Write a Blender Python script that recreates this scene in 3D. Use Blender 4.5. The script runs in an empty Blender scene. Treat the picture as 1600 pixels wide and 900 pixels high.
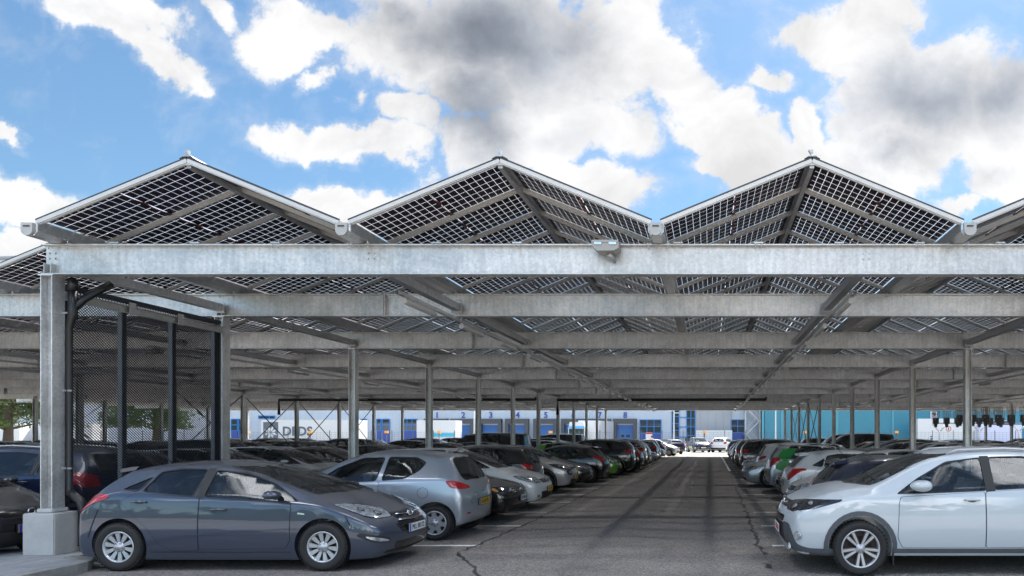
import bpy, bmesh, math, random
from mathutils import Vector, Matrix
from mathutils.bvhtree import BVHTree
R = math.radians
random.seed(7)
sc = bpy.context.scene
COL = sc.collection

# ---------------------------------------------------------------- materials
def nodes(m):
    m.use_nodes = True
    return m.node_tree.nodes, m.node_tree.links
def mat(name, col, rough=.5, metal=0., var=0., scale=8., bump=0., bscale=60., coat=0., ior=1.5, spec=.5, stretch=(1,1,1), rvar=0., coords='Object', detail=5, emit=None):
    m = bpy.data.materials.new(name); N, L = nodes(m)
    b = N['Principled BSDF']
    b.inputs['Base Color'].default_value = (*col, 1); b.inputs['Roughness'].default_value = rough
    b.inputs['Metallic'].default_value = metal; b.inputs['Coat Weight'].default_value = coat
    b.inputs['Coat Roughness'].default_value = .04
    b.inputs['IOR'].default_value = ior; b.inputs['Specular IOR Level'].default_value = spec
    if emit:
        b.inputs['Emission Color'].default_value = (*col, 1); b.inputs['Emission Strength'].default_value = emit
    if var or bump or rvar:
        tc = N.new('ShaderNodeTexCoord'); mp = N.new('ShaderNodeMapping'); mp.inputs['Scale'].default_value = stretch
        L.new(tc.outputs[coords], mp.inputs['Vector'])
    if var or rvar:
        n = N.new('ShaderNodeTexNoise'); n.inputs['Scale'].default_value = scale; n.inputs['Detail'].default_value = detail
        n.inputs['Roughness'].default_value = .62
        L.new(mp.outputs[0], n.inputs['Vector'])
        if var:
            mr = N.new('ShaderNodeMapRange'); mr.inputs['From Min'].default_value = .3; mr.inputs['From Max'].default_value = .7
            mr.inputs['To Min'].default_value = 1 - var; mr.inputs['To Max'].default_value = 1 + var
            L.new(n.outputs['Fac'], mr.inputs['Value'])
            mx = N.new('ShaderNodeVectorMath'); mx.operation = 'SCALE'; mx.inputs[0].default_value = col
            L.new(mr.outputs[0], mx.inputs['Scale']); L.new(mx.outputs[0], b.inputs['Base Color'])
        if rvar:
            mr2 = N.new('ShaderNodeMapRange'); mr2.inputs['From Min'].default_value = .3; mr2.inputs['From Max'].default_value = .7
            mr2.inputs['To Min'].default_value = max(rough - rvar, .02); mr2.inputs['To Max'].default_value = rough + rvar
            L.new(n.outputs['Fac'], mr2.inputs['Value']); L.new(mr2.outputs[0], b.inputs['Roughness'])
    if bump:
        n2 = N.new('ShaderNodeTexNoise'); n2.inputs['Scale'].default_value = bscale; n2.inputs['Detail'].default_value = 4
        L.new(mp.outputs[0], n2.inputs['Vector'])
        bp = N.new('ShaderNodeBump'); bp.inputs['Strength'].default_value = bump; bp.inputs['Distance'].default_value = .02
        L.new(n2.outputs['Fac'], bp.inputs['Height']); L.new(bp.outputs[0], b.inputs['Normal'])
    return m

def paint(name, col, metal=0., rough=.28):
    """car paint: base, clear coat, and a film of dust lying on what faces up"""
    m = bpy.data.materials.new('paint_' + name); N, L = nodes(m); b = N['Principled BSDF']
    b.inputs['Metallic'].default_value = metal; b.inputs['Specular IOR Level'].default_value = .15; b.inputs['Coat IOR'].default_value = 1.6; b.inputs['Coat Weight'].default_value = 1; b.inputs['Coat Roughness'].default_value = .03
    tc = N.new('ShaderNodeTexCoord'); ge = N.new('ShaderNodeNewGeometry'); sx = N.new('ShaderNodeSeparateXYZ')
    L.new(ge.outputs['Normal'], sx.inputs[0])
    n = N.new('ShaderNodeTexNoise'); n.inputs['Scale'].default_value = 9; n.inputs['Detail'].default_value = 6; n.inputs['Roughness'].default_value = .7
    L.new(tc.outputs['Object'], n.inputs['Vector'])
    up = N.new('ShaderNodeMapRange'); up.inputs['From Min'].default_value = .45; up.inputs['From Max'].default_value = 1.
    up.inputs['To Max'].default_value = .48
    L.new(sx.outputs['Z'], up.inputs['Value'])
    mu = N.new('ShaderNodeMath'); mu.operation = 'MULTIPLY'; L.new(up.outputs[0], mu.inputs[0])
    n2 = N.new('ShaderNodeMapRange'); n2.inputs['From Min'].default_value = .35; n2.inputs['From Max'].default_value = .65
    n2.inputs['To Min'].default_value = .45; n2.inputs['To Max'].default_value = 1; L.new(n.outputs['Fac'], n2.inputs['Value']); L.new(n2.outputs[0], mu.inputs[1])
    mx = N.new('ShaderNodeMix'); mx.data_type = 'RGBA'; mx.inputs['A'].default_value = (*col, 1)
    mx.inputs['B'].default_value = (.20, .188, .168, 1) ; L.new(mu.outputs[0], mx.inputs['Factor']); L.new(mx.outputs['Result'], b.inputs['Base Color'])
    ra = N.new('ShaderNodeMapRange'); ra.inputs['To Min'].default_value = rough; ra.inputs['To Max'].default_value = .75; L.new(mu.outputs[0], ra.inputs['Value']); L.new(ra.outputs[0], b.inputs['Roughness'])
    cw = N.new('ShaderNodeMapRange'); cw.inputs['To Min'].default_value = 1.; cw.inputs['To Max'].default_value = .25; L.new(mu.outputs[0], cw.inputs['Value']); L.new(cw.outputs[0], b.inputs['Coat Weight'])
    return m

M = {}
M['rubber'] = mat('rubber', (.022, .021, .021), .82, bump=.25, bscale=90)
M['black'] = mat('black_plastic', (.014, .014, .015), .6)
M['trim'] = mat('grey_trim', (.075, .08, .09), .62, var=.12)
M['gloss_black'] = mat('gloss_black', (.008, .008, .009), .16, coat=.6)
M['seam'] = mat('seam', (.006, .006, .006), .8)
M['chrome'] = mat('chrome', (.75, .76, .78), .14, 1.)
M['rim'] = mat('rim_silver', (.50, .51, .53), .34, .55, var=.06)
M['rimdark'] = mat('rim_dark', (.07, .065, .065), .5, .3)
M['brake'] = mat('brake_dirt', (.045, .035, .03), .8)
M['red'] = mat('red_lens', (.42, .008, .012), .12, coat=.8)
M['redd'] = mat('red_dark_lens', (.22, .006, .01), .15, coat=.8)
M['orange'] = mat('orange_lens', (.8, .16, .01), .15, coat=.8)
M['clear'] = mat('clear_lens', (.42, .45, .48), .12, .55, var=.6, scale=14, coat=1.)
M['lampdark'] = mat('lamp_dark', (.03, .032, .036), .12, .3, coat=1.)
M['bright'] = mat('lamp_reflector', (.85, .87, .9), .12, .9)
M['plate_y'] = mat('plate_yellow', (.74, .42, .012), .45)
M['plate_w'] = mat('plate_white', (.72, .73, .74), .4)
M['plate_b'] = mat('plate_blue', (.01, .06, .42), .4)
M['ink'] = mat('ink', (.012, .012, .014), .5)
M['inkr'] = mat('ink_red', (.45, .01, .02), .5)
M['seat'] = mat('seat_cloth', (.085, .085, .09), .9, var=.3)
def glass_mat(name, alpha, tint):
    m = bpy.data.materials.new(name); N, L = nodes(m); N.remove(N['Principled BSDF'])
    out = N['Material Output']
    g = N.new('ShaderNodeBsdfGlossy'); g.inputs['Roughness'].default_value = .015; g.inputs['Color'].default_value = (.92, .96, 1, 1)
    t = N.new('ShaderNodeBsdfTransparent'); t.inputs['Color'].default_value = (*tint, 1)
    d = N.new('ShaderNodeBsdfDiffuse'); d.inputs['Color'].default_value = (.26, .25, .225, 1)
    fr = N.new('ShaderNodeFresnel'); fr.inputs['IOR'].default_value = 1.5
    tc = N.new('ShaderNodeTexCoord'); n = N.new('ShaderNodeTexNoise'); n.inputs['Scale'].default_value = 5; n.inputs['Detail'].default_value = 7
    L.new(tc.outputs['Object'], n.inputs['Vector'])
    mr = N.new('ShaderNodeMapRange'); mr.inputs['From Min'].default_value = .35; mr.inputs['From Max'].default_value = .75
    mr.inputs['To Min'].default_value = alpha * .35; mr.inputs['To Max'].default_value = alpha; L.new(n.outputs['Fac'], mr.inputs['Value'])
    m1 = N.new('ShaderNodeMixShader'); L.new(mr.outputs[0], m1.inputs[0]); L.new(t.outputs[0], m1.inputs[1]); L.new(d.outputs[0], m1.inputs[2])
    m2 = N.new('ShaderNodeMixShader'); L.new(fr.outputs[0], m2.inputs[0]); L.new(m1.outputs[0], m2.inputs[1]); L.new(g.outputs[0], m2.inputs[2])
    L.new(m2.outputs[0], out.inputs['Surface'])
    return m
M['glass'] = glass_mat('car_glass', .05, (.74, .80, .82))
M['screen_glass'] = glass_mat('windscreen_glass', .10, (.76, .82, .80))
M['dark_glass'] = mat('dark_glass', (.012, .014, .016), .05, ior=1.7, coat=.5, rvar=.02, scale=4)

P = {}
for n, c, me in [('slate', (.052, .064, .094), .35), ('silver', (.40, .43, .47), .55), ('white', (.66, .68, .69), 0), ('pearl', (.50, .545, .575), .05),
                 ('black', (.006, .006, .007), 0), ('navy', (.012, .020, .052), .35), ('grey', (.10, .10, .105), .5), ('lightgrey', (.40, .405, .41), .2),
                 ('green', (.13, .40, .03), .1), ('blue', (.012, .05, .22), .2), ('red', (.32, .010, .012), .2), ('beige', (.30, .27, .22), .5), ('brown', (.045, .03, .024), .4)]:
    P[n] = paint(n, c, me)

# ---------------------------------------------------------------- mesh helpers
class MB:
    def __init__(s): s.v = []; s.f = []; s.m = []; s.smooth = []; s.uv = {}
    def add(s, vs, fs, m=0, sm=False):
        o = len(s.v); s.v += [tuple(v) for v in vs]
        for f in fs: s.f.append([i + o for i in f]); s.m.append(m); s.smooth.append(sm)
    def box(s, c, d, m=0, rz=0, rot=None):
        hx, hy, hz = d[0] / 2, d[1] / 2, d[2] / 2
        vs = [Vector((x, y, z)) for x in (-hx, hx) for y in (-hy, hy) for z in (-hz, hz)]
        Mx = rot if rot else Matrix.Rotation(rz, 3, 'Z')
        s.add([Mx @ v + Vector(c) for v in vs], [(0, 1, 3, 2), (4, 6, 7, 5), (0, 4, 5, 1), (2, 3, 7, 6), (0, 2, 6, 4), (1, 5, 7, 3)], m)
    def bar(s, a, b, w, h, m=0, up=(0, 0, 1)):
        a = Vector(a); b = Vector(b); d = (b - a); L = d.length; d.normalize()
        u = Vector(up).cross(d)
        if u.length < 1e-4: u = Vector((1, 0, 0)).cross(d)
        u.normalize(); v = d.cross(u)
        vs = [p + u * (sx * w / 2) + v * (sz * h / 2) for p in (a, b) for sx, sz in ((-1, -1), (1, -1), (1, 1), (-1, 1))]
        s.add(vs, [(3, 2, 1, 0), (4, 5, 6, 7), (0, 1, 5, 4), (1, 2, 6, 5), (2, 3, 7, 6), (3, 0, 4, 7)], m)
    def tube(s, pts, r, n=8, m=0, cap=True, sm=True):
        pts = [Vector(p) for p in pts]; rs = r if isinstance(r, (list, tuple)) else [r] * len(pts)
        base = len(s.v); prev = None
        for i, p in enumerate(pts):
            d = (pts[min(i + 1, len(pts) - 1)] - pts[max(i - 1, 0)]).normalized()
            if prev is None:
                u = d.cross(Vector((0, 0, 1)))
                if u.length < .05: u = d.cross(Vector((1, 0, 0)))
            else: u = prev - d * prev.dot(d)
            u.normalize(); prev = u; v = d.cross(u)
            for k in range(n):
                a = 2 * math.pi * k / n
                s.v.append(tuple(p + (u * math.cos(a) + v * math.sin(a)) * rs[i]))
        for i in range(len(pts) - 1):
            for k in range(n):
                a = base + i * n + k; b = base + i * n + (k + 1) % n
                s.f.append([a, a + n, b + n, b][::-1]); s.m.append(m); s.smooth.append(sm)
        if cap:
            s.f.append([base + k for k in range(n)]); s.m.append(m); s.smooth.append(False)
            e = base + (len(pts) - 1) * n
            s.f.append([e + k for k in range(n)][::-1]); s.m.append(m); s.smooth.append(False)
    def lathe(s, prof, n=32, m=0, axis='Y', c=(0, 0, 0), sm=True, closed=False, ms=None):
        """prof: (radius, height along axis)"""
        base = len(s.v); c = Vector(c)
        for r, h in prof:
            for k in range(n):
                a = 2 * math.pi * k / n
                x, y = r * math.cos(a), r * math.sin(a)
                p = (x, h, y) if axis == 'Y' else ((x, y, h) if axis == 'Z' else (h, x, y))
                s.v.append(tuple(Vector(p) + c))
        q = len(prof)
        for i in range(q if closed else q - 1):
            j = (i + 1) % q
            for k in range(n):
                k2 = (k + 1) % n
                s.f.append([base + i * n + k, base + j * n + k, base + j * n + k2, base + i * n + k2]); s.m.append(ms[i] if ms else m); s.smooth.append(sm)
    def prism(s, poly, a, b, m=0, plane='XZ', rim=True):
        """poly extruded: XZ plane from y=a to y=b, or YZ plane from x=a to b, or XY from z=a to b"""
        n = len(poly)
        def P3(p, t): return (p[0], t, p[1]) if plane == 'XZ' else ((t, p[0], p[1]) if plane == 'YZ' else (p[0], p[1], t))
        vs = [P3(p, a) for p in poly] + [P3(p, b) for p in poly]
        fs = [list(range(n)), list(range(2 * n - 1, n - 1, -1))] + [[i, i + n, (i + 1) % n + n, (i + 1) % n] for i in range(n)]
        s.add(vs, fs, m)
    def quad(s, a, b, c, d, m=0, uv=None):
        s.add([a, b, c, d], [(0, 1, 2, 3)], m)
        if uv: s.uv[len(s.f) - 1] = uv
    def mesh(s, name, mats, recalc=True):
        me = bpy.data.meshes.new(name); me.from_pydata(s.v, [], s.f)
        for m in mats: me.materials.append(m)
        me.polygons.foreach_set('material_index', s.m); me.polygons.foreach_set('use_smooth', s.smooth)
        if s.uv:
            ul = me.uv_layers.new(name='UVMap')
            for fi, uvs in s.uv.items():
                for li, w in zip(me.polygons[fi].loop_indices, uvs): ul.data[li].uv = w
        if recalc:
            bm = bmesh.new(); bm.from_mesh(me); bmesh.ops.recalc_face_normals(bm, faces=bm.faces); bm.to_mesh(me); bm.free()
        me.update(); return me
    def build(s, name, mats, parent=None, loc=None, recalc=True):
        if not isinstance(mats, (list, tuple)): mats = [mats]
        return link(name, s.mesh(name, mats, recalc), parent, loc)

def link(name, me, parent=None, loc=None):
    o = bpy.data.objects.new(name, me); COL.objects.link(o)
    if parent: o.parent = parent
    if loc is not None: o.location = loc
    return o
def empty(name, loc=(0, 0, 0), rz=0, parent=None):
    o = bpy.data.objects.new(name, None); COL.objects.link(o); o.location = loc; o.rotation_euler = (0, 0, rz)
    o.empty_display_size = .2
    if parent: o.parent = parent
    return o
def tag(o, label=None, cat=None, group=None, kind=None):
    if label: o['label'] = label
    if cat: o['category'] = cat
    if group: o['group'] = group
    if kind: o['kind'] = kind
    return o
KIDS = {}
def children(o): return [c for c in bpy.data.objects if c.parent == o]
def copy_tree(o, parent=None):
    c = o.copy(); COL.objects.link(c)
    if parent: c.parent = parent
    if o.name not in KIDS: KIDS[o.name] = children(o)
    for ch in KIDS[o.name]: copy_tree(ch, c)
    return c
def text_mesh(txt, size, ext=.002, align='CENTER', bold=0.):
    cu = bpy.data.curves.new('txt', 'FONT'); cu.body = txt; cu.size = size; cu.extrude = ext; cu.align_x = align; cu.align_y = 'CENTER'
    cu.resolution_u = 3; cu.offset = bold
    o = bpy.data.objects.new('txt', cu); COL.objects.link(o)
    dg = bpy.context.evaluated_depsgraph_get(); dg.update()
    me = bpy.data.meshes.new_from_object(o.evaluated_get(dg)); bpy.data.objects.remove(o); bpy.data.curves.remove(cu)
    return me
def text(name, txt, size, m, parent, loc, rot=(math.pi / 2, 0, 0), ext=.002, align='CENTER', bold=0., sx=1.):
    me = text_mesh(txt, size, ext, align, bold); me.materials.clear(); me.materials.append(m)
    o = link(name, me, parent, loc); o.rotation_euler = rot; o.scale = (sx, 1, 1); return o
def lerp(a, b, t): return a + (b - a) * t
def interp(pts, x):
    pts = sorted(pts)
    if x <= pts[0][0]: return pts[0][1]
    for (a, va), (b, vb) in zip(pts, pts[1:]):
        if x <= b: return va + (vb - va) * (x - a) / max(b - a, 1e-6)
    return pts[-1][1]
# ---------------------------------------------------------------- cars
def cage(s):
    """stations front to rear: xb,xs,xt, zb,zs,ze,zt, wl,wm,ws,wt, bow"""
    st = s['st']; n = len(st); rings = []
    for q in st:
        xb, xs, xt, zb, zs, ze, zt, wl, wm, ws, wt, bow = q
        zm = lerp(zb, zs, .52)
        half = [(lerp(xb, xb, 1), 0, zb), (xb, wl * .6, zb), (xb, wl, zb + .015), (lerp(xb, xs, .25), lerp(wl, wm, .8), lerp(zb, zm, .45)),
                (lerp(xb, xs, .6), wm, lerp(zb, zs, .62)), (xs, ws, zs), (xt, wt, ze), (xt + bow * .7, wt * .58, zt - .012), (xt + bow, 0, zt)]
        rings.append(half)
    H = 9
    bm = bmesh.new(); V = []
    for half in rings:
        row = [bm.verts.new(p) for p in half]
        row += [bm.verts.new((p[0], -p[1], p[2])) for p in reversed(half[1:-1])]
        V.append(row)
    m = len(V[0]); F = []
    for i in range(n - 1):
        for k in range(m):
            F.append(bm.faces.new((V[i][k], V[i + 1][k], V[i + 1][(k + 1) % m], V[i][(k + 1) % m])))
    def cap(row, bowx, rev, zrows):
        L = row[2:7]; Rr = [row[m - 2], row[m - 3], row[m - 4], row[m - 5], row[m - 6]]
        grid = []
        for r in range(5):
            if r == 0: grid.append([row[2], row[1], row[0], row[m - 1], row[m - 2]])
            elif r == 4: grid.append([row[6], row[7], row[8], row[9], row[m - 6]])
            else:
                a = L[r].co; b = Rr[r].co; line = [L[r]]
                for fy in (.6, 0, -.6):
                    line.append(bm.verts.new((a.x + bowx * zrows[r] * (1 - fy * fy * .8), a.y * fy, lerp(a.z, a.z, 1))))
                line.append(Rr[r]); grid.append(line)
        for r in range(4):
            for c in range(4):
                f = (grid[r][c], grid[r][c + 1], grid[r + 1][c + 1], grid[r + 1][c])
                bm.faces.new(f[::-1] if rev else f)
    cap(V[0], s.get('bowf', .17), True, s.get('zrf', [1, .95, 1.05, 1.0, 1]))
    cap(V[-1], -s.get('bowr', .10), False, s.get('zrr', [1, 1, 1.05, .9, 1]))
    cl = bm.edges.layers.float.new('crease_edge')
    for i in range(n - 1):
        for k, cr_ in ((5, s.get('cs', .55)), (m - 5, s.get('cs', .55)), (6, s.get('ce', .45)), (m - 6, s.get('ce', .45)), (2, .5), (m - 2, .5)):
            e = bm.edges.get((V[i][k], V[i + 1][k]))
            if e: e[cl] = cr_
    ri = s.get('roofring', 8)
    for k in range(5, m - 5):
        e = bm.edges.get((V[ri][k], V[ri][k + 1]))
        if e: e[cl] = .55
    for row, cr_ in ((V[0], .34), (V[-1], .34)):
        for k in range(m):
            e = bm.edges.get((row[k], row[(k + 1) % m]))
            if e: e[cl] = cr_
    bmesh.ops.recalc_face_normals(bm, faces=bm.faces)
    me = bpy.data.meshes.new('cage'); bm.to_mesh(me); bm.free()
    return me

def apply_mods(me, mods):
    o = bpy.data.objects.new('tmp', me); COL.objects.link(o)
    for fn in mods: fn(o)
    dg = bpy.context.evaluated_depsgraph_get(); dg.update()
    out = bpy.data.meshes.new_from_object(o.evaluated_get(dg)); bpy.data.objects.remove(o)
    return out

class Surf:
    def __init__(s, me):
        me.update(); s.vn = [v.normal.copy() for v in me.vertices]; s.vc = [v.co.copy() for v in me.vertices]
        s.polys = [tuple(p.vertices) for p in me.polygons]; s.bvh = BVHTree.FromPolygons(s.vc, s.polys)
    def nrm(s, co, fi):
        acc = Vector()
        for vi in s.polys[fi]: acc += s.vn[vi] / max((s.vc[vi] - co).length, 1e-4)
        return acc.normalized()
    def ray(s, p, d):
        h = s.bvh.ray_cast(p - d * 6, d)
        if h[0] is None: h = s.bvh.find_nearest(p)
        return h[0], s.nrm(h[0], h[2])

def patch(S, polys, d, off=.004, thick=.012, res=.05, mat_i=0):
    """polys: lists of 3D points seen along d; laid on the surface as thin shells. Returns (verts, faces, per-face normals or None)"""
    d = Vector(d).normalized(); u = Vector((0, 0, 1)).cross(d).normalized(); v = d.cross(u)
    me = bpy.data.meshes.new('patch'); bm = bmesh.new()
    for pl in polys:
        b2 = bmesh.new(); vs = [b2.verts.new((Vector(p).dot(u), Vector(p).dot(v), 0)) for p in pl]
        b2.faces.new(vs)
        for ax in (0, 1):
            lo = min(x.co[ax] for x in b2.verts); hi = max(x.co[ax] for x in b2.verts); k = max(1, int((hi - lo) / res))
            for i in range(1, k + 1):
                co = [0, 0, 0]; no = [0, 0, 0]; co[ax] = lo + (hi - lo) * i / (k + 1); no[ax] = 1
                bmesh.ops.bisect_plane(b2, geom=b2.verts[:] + b2.edges[:] + b2.faces[:], plane_co=co, plane_no=no)
        tmp = bpy.data.meshes.new('t'); b2.to_mesh(tmp); b2.free(); bm.from_mesh(tmp); bpy.data.meshes.remove(tmp)
    N = {}
    bm.verts.index_update()
    for x in bm.verts:
        p = u * x.co.x + v * x.co.y
        h, nn = S.ray(p, d); x.co = h + nn * off; N[x] = nn
    bm.normal_update()
    flip = [f for f in bm.faces if f.normal.dot(N[f.verts[0]]) < 0]
    bmesh.ops.reverse_faces(bm, faces=flip)
    top = set(bm.faces)
    be = [e for e in bm.edges if len(e.link_faces) == 1]
    r = bmesh.ops.extrude_edge_only(bm, edges=be)
    new = [g for g in r['geom'] if isinstance(g, bmesh.types.BMVert)]
    for x in new:
        src = min((e.other_vert(x) for e in x.link_edges if e.other_vert(x) in N), key=lambda w: (w.co - x.co).length)
        x.co = src.co - N[src] * (off + thick)
    bmesh.ops.recalc_face_normals(bm, faces=[f for f in bm.faces if f not in top])
    for f in bm.faces: f.smooth = f in top; f.material_index = mat_i
    bm.verts.index_update(); bm.faces.index_update(); tops = [f in top for f in bm.faces]; nn = {x.index: N[x] for x in N}
    bm.to_mesh(me); bm.free()
    me.update()
    nl = [None] * len(me.loops)
    for p in me.polygons:
        for li, vi in zip(p.loop_indices, p.vertices): nl[li] = tuple(nn[vi]) if tops[p.index] and vi in nn else tuple(p.normal)
    me.normals_split_custom_set(nl)
    return me

def shrink(poly, k):
    """offset a polygon (list of 3D points) about its centroid"""
    c = sum((Vector(p) for p in poly), Vector()) / len(poly)
    return [c + (Vector(p) - c) + (Vector(p) - c).normalized() * k for p in poly]
def mir(poly): return [(p[0], -p[1], p[2]) for p in poly]
def chaikin(poly, n=2, r=.045):
    """round the corners of a polygon with short quadratic arcs"""
    P_ = [Vector(p) for p in poly]; Q = []; k = len(P_)
    for i in range(k):
        a, b, c = P_[i - 1], P_[i], P_[(i + 1) % k]
        da = (a - b); dc = (c - b)
        if da.length < 1e-4: continue
        if da.angle(dc, 0) > R(166): Q.append(b); continue
        ra_ = min(r, da.length * .42); rc = min(r, dc.length * .42)
        p0 = b + da.normalized() * ra_; p2 = b + dc.normalized() * rc
        for t in (0, .33, .67, 1): Q.append(p0 * (1 - t) ** 2 + b * 2 * t * (1 - t) + p2 * t * t)
    return Q

def wheel_meshes(kind, Rt, rr, w=.2):
    """tyre mesh and rim mesh; +Y is the outer face"""
    t = MB()
    t.lathe([(rr, -.40 * w), (rr + .01, -.5 * w), (lerp(rr, Rt, .5), -.53 * w), (Rt - .02, -.47 * w), (Rt - .004, -.38 * w), (Rt, -.2 * w), (Rt - .008, -.19 * w), (Rt - .008, -.16 * w), (Rt, -.15 * w),
             (Rt, .15 * w), (Rt - .008, .16 * w), (Rt - .008, .19 * w), (Rt, .2 * w), (Rt - .004, .38 * w), (Rt - .02, .47 * w), (lerp(rr, Rt, .8), .51 * w), (lerp(rr, Rt, .5), .53 * w), (rr + .012, .5 * w), (rr, .46 * w), (rr - .02, .40 * w), (rr - .02, -.40 * w)], 48, 0, closed=True)
    # shoulder blocks
    for k in range(44):
        a = 2 * math.pi * k / 44
        for sgn in (-1, 1):
            c = Vector((math.cos(a) * (Rt - .004), sgn * .40 * w, math.sin(a) * (Rt - .004)))
            t.box(c, (.012, .035, .022), 0, rot=Matrix.Rotation(-a, 3, 'Y'))
    tm = t.mesh('tyre', [M['rubber']])
    r = MB(); y0 = .44 * w
    r.lathe([(rr - .001, y0 + .006), (rr - .006, y0 + .012), (rr - .022, y0 + .004), (rr - .026, y0 - .05), (rr - .03, -.3 * w)], 40, 0)
    r.lathe([(rr - .02, y0 - .062), (.0, y0 - .062)], 32, 2)
    r.lathe([(rr * .62, y0 - .052), (rr * .62, y0 - .06), (0, y0 - .052)], 24, 2)
    def spoke(a, r0, r1, w0, w1, yo=.0, m=0, th=.02):
        ca, sa = math.cos(a), math.sin(a)
        pl = [(r0, -w0 / 2), (r1, -w1 / 2), (r1, w1 / 2), (r0, w0 / 2)]
        fr = [Vector((p[0] * ca - p[1] * sa, y0 + yo + (-.012 if i in (0, 3) else .0), p[0] * sa + p[1] * ca)) for i, p in enumerate(pl)]
        bk = [Vector((v.x, v.y - th, v.z)) for v in fr]
        r.add(fr + bk, [(0, 1, 2, 3), (7, 6, 5, 4), (0, 4, 5, 1), (1, 5, 6, 2), (2, 6, 7, 3), (3, 7, 4, 0)], m)
    if kind == 'ten':
        for k in range(10): spoke(math.pi / 2 + k * math.pi / 5, .055, rr - .018, .030, .063)
        nut = 5; hub = .066
    elif kind == 'seven':
        for k in range(7): spoke(math.pi / 2 + k * 2 * math.pi / 7, .06, rr - .018, .07, .075)
        r.lathe([(rr * .60, y0 - .004), (.03, y0 - .002)], 28, 0); nut = 5; hub = .07
    elif kind == 'split':
        for k in range(5):
            a = math.pi / 2 + k * 2 * math.pi / 5
            for sg in (-1, 1): spoke(a + sg * .20, .045, rr - .010, .024, .036); spoke(a + sg * .20, .05, rr - .03, .045, .060, -.012, 1)
        nut = 5; hub = .06
    else:
        for k in range(5): spoke(math.pi / 2 + k * 2 * math.pi / 5, .05, rr - .018, .055, .085)
        nut = 5; hub = .065
    r.lathe([(hub, y0 - .02), (hub, y0 - .004), (hub * .8, y0 + .001), (.034, y0 + .001), (.030, y0 + .008), (0, y0 + .009)], 20, 0)
    for k in range(nut):
        a = math.pi / 2 + (k + .5) * 2 * math.pi / nut
        r.lathe([(.013, y0 - .01), (.013, y0 + .003), (.010, y0 + .003), (.009, y0 - .004), (0, y0 - .003)], 8, 3, c=(math.cos(a) * .052, 0, math.sin(a) * .052))
    rm = r.mesh('rim', [M['rim'], M['rimdark'], M['brake'], M['gloss_black']])
    return tm, rm

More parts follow.
